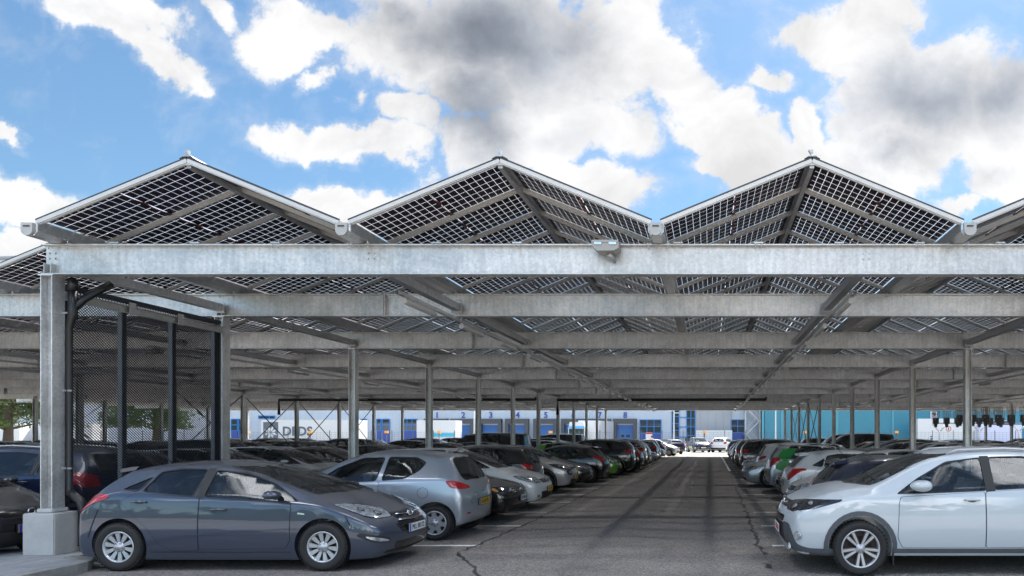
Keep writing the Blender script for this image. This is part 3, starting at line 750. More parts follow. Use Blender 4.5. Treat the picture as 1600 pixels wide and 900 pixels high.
def colt_parts(car):
    s = car['s']; h = s['h']; r = s['rear']
    common(car, [(1.86, .45, .62), (1.70, .68, .66), (1.45, .80, .78), (1.60, .70, .84), (1.80, .5, .78)],
           [(-1.46, .84, 1.005), (-1.60, .80, 1.0), (-1.82, .60, .905), (-1.84, .56, .865), (-1.70, .70, .85), (-1.52, .82, .88)],
           [[(-.4, .5), (-.45, .6), (.45, .6), (.4, .5)]], low=[(-.5, .24), (-.5, .34), (.5, .34), (.5, .24)], rlow=[(-.45, .20), (-.45, .235), (.45, .235), (.45, .20)])
    sym(car, 'rear_reflector', [(-1.82, .60, .455), (-1.78, .70, .455), (-1.78, .70, .43), (-1.82, .60, .43)], (1, -.9, 0), M['red'], off=.008, res=.1)
    fl = [(-1.05 + .085 * math.cos(t), -h, .80 + .085 * math.sin(t)) for t in [i * math.pi / 12 for i in range(24)]]
    for sy in (1,):
        ring = [(p[0], sy * h, p[2]) for p in fl]; o = shrink(ring, .007)
        car['put']('fuel_flap_gap', [[o[k], o[(k + 1) % 24], ring[(k + 1) % 24], ring[k]] for k in range(24)], (0, -sy, 0), M['trim'], .0015, .002, res=.5)
    # tailgate outline, bumper seam
    put = car['put']
    tg = chaikin([(r, y, z) for y, z in ((-.50, .60), (-.66, .95), (.66, .95), (.50, .60))], 2); o = shrink(tg, .010)
    k_ = len(tg)
    put('tailgate_gap', [[o[k], o[(k + 1) % k_], tg[(k + 1) % k_], tg[k]] for k in range(k_) if tg[k].z < .86], (1, 0, 0), M['seam'], .0015, .002, res=.5)
    w = MB(); q, nn = car['S'].ray(Vector((-3, .0, 1.0)), Vector((1, 0, 0))); w.tube([q + nn * .03, q + nn * .02 + Vector((.02, .1, .05)), q + nn * .01 + Vector((.07, .32, .10))], [.02, .012, .008], 6); w.build('rear_wiper', [M['black']], car['root'])
    plate(car, -1, .60, 0, 'y', '26-RX-PD')
    q, nn = car['S'].ray(Vector((-3, 0, .80)), Vector((1, 0, 0))); e = MB(); c = q + nn * .01
    for a in (math.pi / 2, math.pi * 7 / 6, -math.pi / 6): e.add([c + Vector((-.006, math.cos(a + da) * rd, math.sin(a + da) * rd)) for da, rd in ((0, 0), (.5, .03), (0, .055), (-.5, .03))], [(0, 1, 2, 3)])
    e.build('emblem', [M['chrome']], car['root'])
    text('model_badge', 'Colt', .075, M['chrome'], car['root'], (q.x - .018, .36, .735), rot=(math.pi / 2, 0, -math.pi / 2), bold=.002)

def sedan_parts(car):
    s = car['s']
    common(car, [(2.30, .42, .60), (2.12, .70, .61), (1.86, .84, .66), (1.80, .86, .70), (2.0, .80, .725), (2.25, .46, .705)],
           [(-1.95, .84, .98), (-2.2, .72, .95), (-2.28, .5, .93), (-2.28, .5, .80), (-2.15, .76, .80), (-1.97, .86, .88)],
           [[(-.42, .57), (-.46, .70), (.46, .70), (.42, .57)], [(-.30, .38), (-.34, .47), (.34, .47), (.30, .38)]],
           low=[(-.62, .22), (-.70, .32), (-.35, .34), (.35, .34), (.70, .32), (.62, .22)], rlow=[(-.6, .24), (-.6, .34), (.6, .34), (.6, .24)], lampm='lampdark', tailm='redd')
    b = MB()
    for z in (.595, .635, .675):
        pts = []
        for y in (-.42, -.2, 0, .2, .42):
            q, nn = car['S'].ray(Vector((s['nose'], y, z)), Vector((-1, 0, 0))); pts.append(q + nn * .014)
        b.tube(pts, .007, 5)
    b.build('grille_bar', [M['chrome']], car['root'])
    q, nn = car['S'].ray(Vector((s['nose'], 0, .635)), Vector((-1, 0, 0))); e = MB(); c = q + nn * .022
    e.tube([c + Vector((0, .058 * math.cos(t), .058 * math.sin(t))) for t in [i * math.pi / 10 for i in range(21)]], .007, 6)
    for (y0, z0, y1, z1) in ((.03, .045, .012, .004), (-.03, .045, -.012, .004), (.012, .004, -.012, .004), (.045, .02, .02, -.045), (-.045, .02, -.02, -.045), (.02, -.045, 0, -.004), (-.02, -.045, 0, -.004)): e.bar(c + Vector((0, y0, z0)), c + Vector((0, y1, z1)), .009, .009)
    e.build('emblem', [M['chrome']], car['root'])
    sym(car, 'indicator', [(1.92, .82, .70), (1.84, .85, .69), (1.88, .845, .64), (1.97, .80, .625)], (-1, -.9, 0), M['orange'], off=.012, res=.1)
    plate(car, 1, .47, 0, 'w', 'K·HR 4821'); plate(car, -1, .74, 0, 'w', 'K·HR 4821')
def generic_parts(kind='y', txt='8-KVT-41', front=None, lampm='clear'):
    def f(car):
        s = car['s']; n = s['nose']; r = s['rear']; h = s['h']; zn = s['zn']; zb = s['gc']; br = s['belt'][1]
        tz = s['tail'][1]
        head = [(n - .10, h * .52, zn - .12), (n - .22, h * .76, zn - .12), (n - .50, h * .95, zn - .03), (n - .62, h * .96, zn + .05), (n - .42, h * .93, zn + .055), (n - .16, h * .60, zn + .0)]
        if s['trunk']: tail = [(r + .30, h * .95, tz + .02), (r + .08, h * .8, tz - .0), (r + .04, h * .55, tz - .02), (r + .04, h * .55, tz - .14), (r + .10, h * .84, tz - .15), (r + .28, h * .96, tz - .10)]
        else: tail = [(r + .42, h * .93, br - .01), (r + .30, h * .90, br + .06), (r + .16, h * .74, br - .0), (r + .10, h * .66, br - .18), (r + .12, h * .80, br - .25), (r + .34, h * .95, br - .14)]
        common(car, head, tail, [[(-.40, zn - .13), (-.46, zn - .04), (.46, zn - .04), (.40, zn - .13)]],
               fog=[(n - .10, .58, .36), (n - .16, .70, .37), (n - .16, .70, .30), (n - .10, .58, .29)], low=[(-.45, .25), (-.55, .43), (.55, .43), (.45, .25)], rlow=[(-.6, .22), (-.62, .33), (.62, .33), (.6, .22)], lampm=lampm)
        q, nn = car['S'].ray(Vector((n, 0, zn - .085)), Vector((-1, 0, 0))); e = MB(); c = q + nn * .02
        e.tube([c + Vector((0, .05 * math.cos(t), .04 * math.sin(t))) for t in [i * math.pi / 8 for i in range(17)]], .008, 6); e.build('emblem', [M['chrome']], car['root'])
        plate(car, 1, .47, 0, kind, txt); plate(car, -1, s.get('rplate', .62), 0, kind, txt)
        if s.get('rails'):
            for sy in (1, -1):
                rl = MB(); pts = []; x0 = s['head'][0] - .1; x1 = s['roof'][0] + .15
                for t in (0, .1, .5, .9, 1):
                    q, nn = car['S'].ray(Vector((lerp(x0, x1, t), sy * (s['wr'] - .02), 2.5)), Vector((0, 0, -1))); pts.append(q + Vector((0, 0, .01 if t in (0, 1) else .045)))
                rl.tube(pts, .015, 6); rl.build('roof_rail', [M['rim']], car['root'])
        if s.get('clad'):
            Ra = s.get('Ra', s['R'] + .055)
            for sy in (1, -1):
                for ax in (s['fa'], s['ra']):
                    pol = []; A = [R(a) for a in range(-14, 195, 11)]
                    for a0, a1 in zip(A, A[1:]):
                        pol.append([(ax + math.cos(a) * rad, sy * h, s['R'] + .01 + math.sin(a) * rad) for a, rad in ((a0, Ra + .004), (a1, Ra + .004), (a1, Ra + .06), (a0, Ra + .06))])
                    car['put']('arch_cladding', pol, (0, -sy, 0), M['black'], .010, .012, res=.09)
                car['put']('sill_cladding', [[(s['fa'] - Ra, sy * h, .24), (s['fa'] - Ra - .03, sy * h, .40), (s['ra'] + Ra + .03, sy * h, .40), (s['ra'] + Ra, sy * h, .24)]], (0, -sy, 0), M['black'], .012, .012, res=.15)
        if s.get('bumps'):
            for sy in (1, -1): car['put']('side_bumper', [chaikin([(x, sy * h, z) for x, z in ((-.75, .48), (.62, .48), (.62, .74), (-.75, .74))], 2)], (0, -sy, 0), M['black'], .014, .014, res=.15)
            sym(car, 'lamp_pocket', [(n - .06, .44, .55), (n - .14, .66, .56), (n - .20, .74, .66), (n - .14, .66, .74), (n - .06, .44, .72)], (-1, -.6, 0), M['black'], off=.010, res=.06)
            sym(car, 'fog_lamp', [(n - .06, .48, .59), (n - .12, .62, .60), (n - .12, .62, .68), (n - .06, .48, .68)], (-1, -.6, 0), M['clear'], off=.016, res=.06)
    return f

CARS = {}
def protos():
    s = std(wb=2.65, fo=.85, ro=.66, W=1.78, H=1.44, gc=.125, R=.316, zn=.70, zh=.935, cowl=(1.16, .995), head=(.06, 1.375), roof=(-1.42, 1.345), glass=(-1.74, 1.0), tail=(-1.86, .90), belt=(.885, 1.0), wr=.575,
            wsh=[(-.66, .985), (.66, .985), (.53, 1.345), (-.53, 1.345)], rwin=[(-.55, 1.0), (.55, 1.0), (.45, 1.22), (-.45, 1.22)], nose_dx=.20, roofmid=-.45)
    s['Ra'] = .365
    win = [[(-.235, .965), (.42, .925), (.99, .905), (.60, 1.12), (.20, 1.25), (-.22, 1.30)], [(-1.06, 1.035), (-.38, .975), (-.34, 1.31), (-.70, 1.31), (-.96, 1.275)], [(-1.34, 1.06), (-1.12, 1.045), (-1.045, 1.215)]]
    doors = [([(-.275, .285), (.84, .30), (.90, .40), (.90, .885), (-.275, .95)], (-.02, .80)), ([(-.64, .27), (-.29, .27), (-.29, .955), (-1.15, 1.01), (-1.30, .90), (-1.13, .72), (-.93, .55), (-.80, .36)], (-1.06, .90))]
    CARS['hatch5'] = make_car('parked_car', s, win, doors, 'ten', .205, hero_hatch, 'slate')
    s = std(wb=2.66, fo=.95, ro=.80, W=1.845, H=1.64, gc=.23, R=.345, zn=.925, zh=1.12, cowl=(1.15, 1.13), head=(.30, 1.555), roof=(-1.75, 1.545), glass=(-2.05, 1.16), tail=(-2.02, 1.0), belt=(1.005, 1.10), wr=.60,
            wsh=[(-.68, 1.13), (.68, 1.13), (.56, 1.52), (-.56, 1.52)], rwin=[(-.58, 1.14), (.58, 1.14), (.48, 1.45), (-.48, 1.45)], nose_dx=.16, clad=True, tw=.225, lowblack=.335, msc=1.3, mirror=(.60, 1.11), roofmid=-.45)
    s['Ra'] = .40
    win = [[(-.255, 1.075), (.40, 1.05), (.86, 1.03), (.56, 1.22), (.18, 1.41), (-.255, 1.475)], [(-1.15, 1.13), (-.375, 1.085), (-.375, 1.48), (-.8, 1.48), (-1.10, 1.45)], [(-1.85, 1.20), (-1.24, 1.14), (-1.20, 1.44), (-1.6, 1.38)]]
    doors = [([(-.235, .36), (.80, .36), (.86, .48), (.84, .90), (.82, .99), (-.235, 1.055)], (-.07, .955)), ([(-.72, .36), (-.25, .36), (-.25, 1.055), (-1.25, 1.11), (-1.22, .9), (-1.0, .78), (-.85, .6)], (-1.06, 1.0))]
    CARS['suv'] = make_car('parked_car', s, win, doors, 'split', .245, suv_parts, 'pearl')
    s = std(wb=2.50, fo=.72, ro=.56, W=1.70, H=1.53, gc=.19, R=.295, zn=.72, zh=.93, cowl=(1.10, .99), head=(.28, 1.44), roof=(-1.40, 1.43), glass=(-1.66, .98), tail=(-1.70, .92), belt=(.93, 1.02), wr=.56, roofmid=-.25,
            wsh=[(-.62, .99), (.62, .99), (.50, 1.42), (-.50, 1.42)], rwin=[(-.60, 1.0), (.60, 1.0), (.48, 1.38), (-.48, 1.38)], nose_dx=.17, rcut=.22, bowr=.13, blackpillars=False, rwr=.17)
    win = [[(-.235, 1.005), (.80, .965), (.45, 1.21), (.05, 1.365), (-.31, 1.385)], [(-.36, 1.01), (-.72, 1.055), (-.93, 1.17), (-1.02, 1.30), (-.85, 1.375), (-.40, 1.39)]]
    doors = [([(-.30, .28), (.72, .28), (.80, .45), (.80, .925), (-.30, .985)], (-.08, .86))]
    CARS['hatch3'] = make_car('parked_car', s, win, doors, 'seven', .205, colt_parts, 'silver')
    s = std(wb=2.71, fo=.90, ro=1.10, W=1.82, H=1.46, gc=.17, R=.32, zn=.72, zh=.87, cowl=(.92, 1.0), head=(.05, 1.395), roof=(-1.05, 1.38), glass=(-1.72, 1.06), tail=(-2.38, .98), trunk=(-2.25, 1.07), belt=(.93, 1.0), wr=.56,
            wsh=[(-.66, 1.0), (.66, 1.0), (.53, 1.36), (-.53, 1.36)], rwin=[(-.60, 1.09), (.60, 1.09), (.50, 1.33), (-.50, 1.33)], rcut=.1, rplate=.76)
    CARS['sedan'] = make_car('parked_car', s, auto_win(s, [.85, -.10, -.95, -1.35]), auto_doors(s, [-.10, -1.02]), 'five', .215, sedan_parts, 'black')
    s = std(wb=2.70, fo=.86, ro=.98, W=1.81, H=1.48, gc=.18, R=.32, zn=.76, zh=.92, cowl=(1.08, 1.01), head=(.12, 1.41), roof=(-1.95, 1.39), glass=(-2.22, 1.02), tail=(-2.24, .88), belt=(.95, 1.04), wr=.57, rails=True,
            wsh=[(-.66, 1.0), (.66, 1.0), (.53, 1.38), (-.53, 1.38)], rwin=[(-.56, 1.02), (.56, 1.02), (.46, 1.33), (-.46, 1.33)])
    CARS['estate'] = make_car('parked_car', s, auto_win(s, [.98, -.12, -1.0, -1.85]), auto_doors(s, [-.12, -1.05]), 'five', .21, generic_parts('y', '83-LPX-6'), 'white')
    s = std(wb=2.60, fo=.84, ro=.72, W=1.76, H=1.50, gc=.21, R=.33, zn=.84, zh=.98, cowl=(.98, 1.05), head=(.10, 1.43), roof=(-1.50, 1.42), glass=(-1.88, 1.06), tail=(-1.90, .90), belt=(.99, 1.06), wr=.57, rails=True, clad=True, bumps=True, bowf=.12,
            wsh=[(-.64, 1.06), (.64, 1.06), (.53, 1.40), (-.53, 1.40)], rwin=[(-.54, 1.06), (.54, 1.06), (.45, 1.36), (-.45, 1.36)], nose_dx=.15)
    CARS['crossover'] = make_car('parked_car', s, auto_win(s, [.90, -.12, -.95, -1.40]), auto_doors(s, [-.12, -1.03], z0=.42), 'seven', .205, generic_parts('y', '5-THK-09', lampm='lampdark'), 'lightgrey')
    s = std(wb=2.45, fo=.70, ro=.58, W=1.67, H=1.49, gc=.18, R=.295, zn=.76, zh=.93, cowl=(1.02, 1.0), head=(.25, 1.42), roof=(-1.40, 1.42), glass=(-1.66, 1.0), tail=(-1.70, .86), belt=(.95, 1.05), wr=.55,
            wsh=[(-.60, 1.0), (.60, 1.0), (.50, 1.39), (-.50, 1.39)], rwin=[(-.52, 1.03), (.52, 1.03), (.44, 1.36), (-.44, 1.36)], rcut=.14)
    CARS['small'] = make_car('parked_car', s, auto_win(s, [.92, -.08, -.78, -1.20]), auto_doors(s, [-.08, -.90]), 'seven', .19, generic_parts('y', 'XD-046-R'), 'white')
    s = std(wb=3.0, fo=.92, ro=.95, W=1.92, H=1.95, gc=.20, R=.335, zn=.95, zh=1.13, cowl=(1.60, 1.22), head=(.92, 1.83), roof=(-2.28, 1.90), glass=(-2.36, 1.15), tail=(-2.38, .9), belt=(1.16, 1.20), wr=.74, van=True, roofmid=.2, mirror=(1.22, 1.27),
            wsh=[(-.76, 1.24), (.76, 1.24), (.70, 1.78), (-.70, 1.78)], rwin=[(-.66, 1.2), (.66, 1.2), (.60, 1.74), (-.60, 1.74)], rcut=.02)
    CARS['van'] = make_car('parked_van', s, auto_win(s, [1.50, .35, -.95, -2.15], top=.10), auto_doors(s, [.38], frontx=1.10), 'five', .21, generic_parts('y', 'VX-318-B'), 'black')
SIMPLE = {}
# ---------------------------------------------------------------- site measures (metres; camera at the origin looking along +Y)
EYE = 1.76
STALL0 = 10.93; STW = 2.383
XA, XB = -9.22, 6.67
SPAN = XB - XA
DY = [9.58, 12.91] + [12.91 + 4.765 * i for i in range(1, 11)]
BZ = 4.01; BH = .42; BT = BZ + BH
LEFTX = XA - 3 * SPAN; RIGHTX = XB + 2 * SPAN
VAL0, PER = -9.08, 4.18
FRONT = 9.15; PITCH = 1.03
GZ = 4.61; RZ = 5.42

def galv(name, col, var, metal=.55, rough=.42):
    m = bpy.data.materials.new(name); N, L = nodes(m); b = N['Principled BSDF']
    tc = N.new('ShaderNodeTexCoord'); mp = N.new('ShaderNodeMapping'); mp.inputs['Scale'].default_value = (1, 1, 1); L.new(tc.outputs['Object'], mp.inputs[0])
    n1 = N.new('ShaderNodeTexNoise'); n1.inputs['Scale'].default_value = 1.3; n1.inputs['Detail'].default_value = 8; n1.inputs['Roughness'].default_value = .65; n1.inputs['Distortion'].default_value = .8
    n2 = N.new('ShaderNodeTexVoronoi'); n2.inputs['Scale'].default_value = 30
    n3 = N.new('ShaderNodeTexNoise'); n3.inputs['Scale'].default_value = 14; n3.inputs['Detail'].default_value = 4
    mp2 = N.new('ShaderNodeMapping'); mp2.inputs['Scale'].default_value = (1.2, 1.2, .15); L.new(tc.outputs['Object'], mp2.inputs[0])
    L.new(mp.outputs[0], n1.inputs['Vector']); L.new(mp.outputs[0], n2.inputs['Vector']); L.new(mp2.outputs[0], n3.inputs['Vector'])
    oi = N.new('ShaderNodeObjectInfo')
    def mr(src, a, b_, lo, hi):
        r = N.new('ShaderNodeMapRange'); r.inputs['From Min'].default_value = a; r.inputs['From Max'].default_value = b_; r.inputs['To Min'].default_value = lo; r.inputs['To Max'].default_value = hi
        L.new(src, r.inputs['Value']); return r.outputs[0]
    def mul(a, c):
        x = N.new('ShaderNodeMath'); x.operation = 'MULTIPLY'; L.new(a, x.inputs[0]); L.new(c, x.inputs[1]); return x.outputs[0]
    f = mul(mr(n1.outputs['Fac'], .3, .7, 1 - var, 1 + var), mr(n3.outputs['Fac'], .3, .7, 1 - var * .5, 1 + var * .5))
    sp = N.new('ShaderNodeSeparateColor'); L.new(n2.outputs['Color'], sp.inputs[0])
    f = mul(f, mr(sp.outputs[0], 0, 1, .90, 1.10)); f = mul(f, mr(oi.outputs['Random'], 0, 1, .82, 1.10))
    v = N.new('ShaderNodeVectorMath'); v.operation = 'SCALE'; v.inputs[0].default_value = col; L.new(f, v.inputs['Scale']); L.new(v.outputs[0], b.inputs['Base Color'])
    b.inputs['Metallic'].default_value = metal; L.new(mr(n1.outputs['Fac'], .3, .7, rough - .1, rough + .12), b.inputs['Roughness'])
    return m
M['galv'] = galv('galvanised_steel', (.66, .66, .65), .24)
M['galv2'] = galv('galvanised_gutter', (.50, .51, .52), .10)
M['alu'] = mat('aluminium_rail', (.60, .585, .56), .42, .25, var=.05, scale=4)
M['cap'] = mat('gutter_cap_white', (.42, .42, .41), .5, var=.08, scale=6)
M['conc'] = mat('concrete', (.43, .435, .43), .9, var=.13, scale=3.5, bump=.3, bscale=45, detail=9)
M['pvc'] = mat('black_pipe', (.012, .012, .013), .38)
M['mesh'] = mat('dark_mesh', (.040, .045, .055), .5, .4)
M['post'] = mat('post_dark', (.22, .23, .25), .5, .35, var=.1)
M['lampw'] = mat('lamp_cover', (.62, .63, .63), .3)
M['asphalt'] = None

def panel_mat():
    m = bpy.data.materials.new('solar_cells'); N, L = nodes(m); b = N['Principled BSDF']; out = N['Material Output']
    uv = N.new('ShaderNodeUVMap'); sx = N.new('ShaderNodeSeparateXYZ'); L.new(uv.outputs[0], sx.inputs[0])
    def M2(op, a, c, v2=None):
        x = N.new('ShaderNodeMath'); x.operation = op
        for i, q in enumerate((a, c)):
            if isinstance(q, (int, float)): x.inputs[i].default_value = q
            else: L.new(q, x.inputs[i])
        return x.outputs[0]
    def line(src, n, gap):
        f = M2('FRACT', M2('MULTIPLY', src, n), 0); d = M2('ABSOLUTE', M2('SUBTRACT', f, .5), 0)
        return M2('GREATER_THAN', d, .5 - gap)
    l1 = line(sx.outputs[0], 20, .028); l2 = line(sx.outputs[1], 6, .030)
    mid = M2('LESS_THAN', M2('ABSOLUTE', M2('SUBTRACT', sx.outputs[0], .5), 0), .0048)
    g = M2('MAXIMUM', M2('MAXIMUM', l1, l2), mid)
    b.inputs['Base Color'].default_value = (.024, .020, .031, 1); b.inputs['Specular IOR Level'].default_value = .12
    n = N.new('ShaderNodeTexNoise'); n.inputs['Scale'].default_value = 1.2; tc = N.new('ShaderNodeTexCoord'); L.new(tc.outputs['Object'], n.inputs['Vector'])
    mr = N.new('ShaderNodeMapRange'); mr.inputs['To Min'].default_value = .4; mr.inputs['To Max'].default_value = .65; L.new(n.outputs['Fac'], mr.inputs[0]); L.new(mr.outputs[0], b.inputs['Roughness'])
    t = N.new('ShaderNodeBsdfTransparent'); t.inputs[0].default_value = (.93, .95, .97, 1)
    tl = N.new('ShaderNodeBsdfTranslucent'); tl.inputs[0].default_value = (.42, .425, .45, 1)
    df = N.new('ShaderNodeBsdfDiffuse'); df.inputs[0].default_value = (.55, .56, .58, 1)
    mg0 = N.new('ShaderNodeMixShader'); mg0.inputs[0].default_value = .15; L.new(tl.outputs[0], mg0.inputs[1]); L.new(df.outputs[0], mg0.inputs[2])
    mg = N.new('ShaderNodeMixShader'); mg.inputs[0].default_value = .34; L.new(t.outputs[0], mg.inputs[1]); L.new(mg0.outputs[0], mg.inputs[2])
    ms = N.new('ShaderNodeMixShader'); L.new(g, ms.inputs[0]); L.new(b.outputs[0], ms.inputs[1]); L.new(mg.outputs[0], ms.inputs[2]); L.new(ms.outputs[0], out.inputs['Surface'])
    return m
M['panel'] = panel_mat()
M['frame'] = mat('panel_edge', (.06, .06, .065), .4, .5)

def ibeam(mb, a, b, h, w, tf=.016, tw=.010, m=0):
    """I-section between a and b (horizontal, along X or Y), a/b at mid height"""
    a = Vector(a); b = Vector(b); up = Vector((0, 0, 1))
    mb.bar(a + up * (h / 2 - tf / 2), b + up * (h / 2 - tf / 2), w, tf, m)
    mb.bar(a - up * (h / 2 - tf / 2), b - up * (h / 2 - tf / 2), w, tf, m)
    mb.bar(a, b, tw, h - 2 * tf, m)

def carport():
    root = empty('carport_frame', (XA, DY[0], 0)); org = Vector(root.location)
    tag(root, 'galvanised steel frame of posts and long beams carrying the solar roofs over the parking rows', 'carport')
    def bd(mb, name, m, parent=root, o=org):
        mb.v = [tuple(Vector(v) - o) for v in mb.v]; return mb.build(name, m, parent)
    # columns
    cols = []
    xs = [XA - 2 * SPAN, XA - SPAN, XA, XB, XB + SPAN]
    cm = MB()
    w, d = .165, .19
    cm.box((-w / 2 + .006, 0, BZ / 2), (.012, d, BZ)); cm.box((w / 2 - .006, 0, BZ / 2), (.012, d, BZ)); cm.box((0, 0, BZ / 2), (w - .026, .009, BZ))
    cm.box((0, 0, BZ - .012), (w + .04, d + .03, .020))
    cmesh = cm.mesh('column', [M['galv']])
    pm = MB(); pm.box((0, 0, .006), (w + .04, d + .04, .012));
    for sx in (-1, 1):
        for sy in (-1, 1): pm.tube([(sx * .05, sy * .07, 0), (sx * .05, sy * .07, .05)], .010, 6)
    pmesh = pm.mesh('base_plate', [M['galv']])
    bm_ = MB(); bm_.box((0, 0, -.30), (.44, .42, .58)); bm_.box((0, 0, .022), (.225, .25, .055))
    bmesh_ = bm_.mesh('concrete_footing', [M['conc']]); bv = bmesh.new(); bv.from_mesh(bmesh_); bmesh.ops.bevel(bv, geom=bv.edges[:], offset=.012, segments=2, affect='EDGES'); bv.to_mesh(bmesh_); bv.free()
    for x in xs:
        for i, y in enumerate(DY):
            if i == 0 and x < XA - 1: continue
            c = link('column', cmesh, root, Vector((x, y, 0)) - org)
            if x in (XA,) or i < 5:
                f = link('concrete_footing', bmesh_, root, Vector((x, y, .70 if x == XA else .14)) - org)
    # beams: one segment per bay, joints 3.1 m past each column line
    js = [XA - 2 * SPAN + 3.1, XA - SPAN + 3.1, XA + 3.1, XB + 3.05, XB + SPAN + 3.1]
    for i, y in enumerate(DY):
        x0 = XA - .09 if i == 0 else XA - 2 * SPAN - 6; x1 = XB + SPAN + 6
        cuts = [x0] + [j for j in js if x0 < j < x1 and i > 0] + [x1]
        for k, (a, b) in enumerate(zip(cuts, cuts[1:])):
            mb = MB(); ibeam(mb, (a + .004, y, BZ + BH / 2), (b - .004, y, BZ + BH / 2), BH, .17)
            for e in (a, b):
                if i and abs(e - x0) > .1 and abs(e - x1) > .1:
                    s_ = 1 if e == a else -1
                    mb.box((e + s_ * .012, y, BZ + BH / 2), (.012, .20, BH + .03))
                    for z in (.08, .16, .24, .32):
                        for yy in (-.07,): mb.tube([(e + s_ * .018, y + yy, BZ + z), (e + s_ * .035, y + yy, BZ + z)], .012, 6)
            for x in xs:
                if a < x < b or abs(a - x) < .1:
                    for sx in (-1, 1): mb.box((x + sx * .045 - (.0), y - .045, BZ + .085), (.008, .075, .135)); mb.box((x + sx * .045, y + .045, BZ + .085), (.008, .075, .135))
            o = bd(mb, 'beam', [M['galv']])
            if i < 4:
                bo = MB()
                for bx in ([XA, -4.75, 2.2, XB, XB + 4.47] if i == 0 else [-4.75, 2.2, XB + 4.47, XA - 4.47]):
                    if a < bx < b:
                        for sx in (-.042, .042):
                            for z in (.235, .31): bo.tube([(bx + sx, y - .006, BZ + z), (bx + sx, y - .022, BZ + z)], .013, 8)
                if bo.v: bd(bo, 'bolts', [M['galv2']], o)
    # struts between the beams, with slotted pipes beside them
    for i in range(len(DY) - 1):
        for x in [XA - SPAN, XA - SPAN + 4.47, XA - 4.47, XA, -4.75, 2.2, XB, XB + 4.47, XB + SPAN - 4.47]:
            if i == 0 and x < XA - 1: continue
            mb = MB(); ya, yb = DY[i] + .09, DY[i + 1] - .09
            mb.box((x, (ya + yb) / 2, BZ + .10), (.14, yb - ya - .02, .012)); mb.box((x - .067, (ya + yb) / 2, BZ + .165), (.006, yb - ya - .02, .118)); mb.box((x + .067, (ya + yb) / 2, BZ + .165), (.006, yb - ya - .02, .118))
            mb.box((x, yb - .004, BZ + .15), (.21, .010, .19)); mb.box((x, ya + .004, BZ + .15), (.21, .010, .19))
            if x < XA + 5:
                for k in range(int((yb - ya) / .3)): mb.box((x + .072, ya + .15 + k * .3, BZ + .165), (.006, .016, .125))
            bd(mb, 'strut', [M['galv2']])
    # cross bracing rods
    for (x, ks) in ((XA - SPAN, (5, 6, 7, 8)), (XB, (7, 8, 9)), (XA - 2 * SPAN, (5, 7))):
        for i in ks:
            for z0, z1 in ((.9, BZ - .1), (BZ - .1, .9)):
                mb = MB(); mb.tube([(x, DY[i] + .1, z0), (x, DY[i + 1] - .1, z1)], .028, 6); bd(mb, 'bracing_rod', [M['post']])
    return root

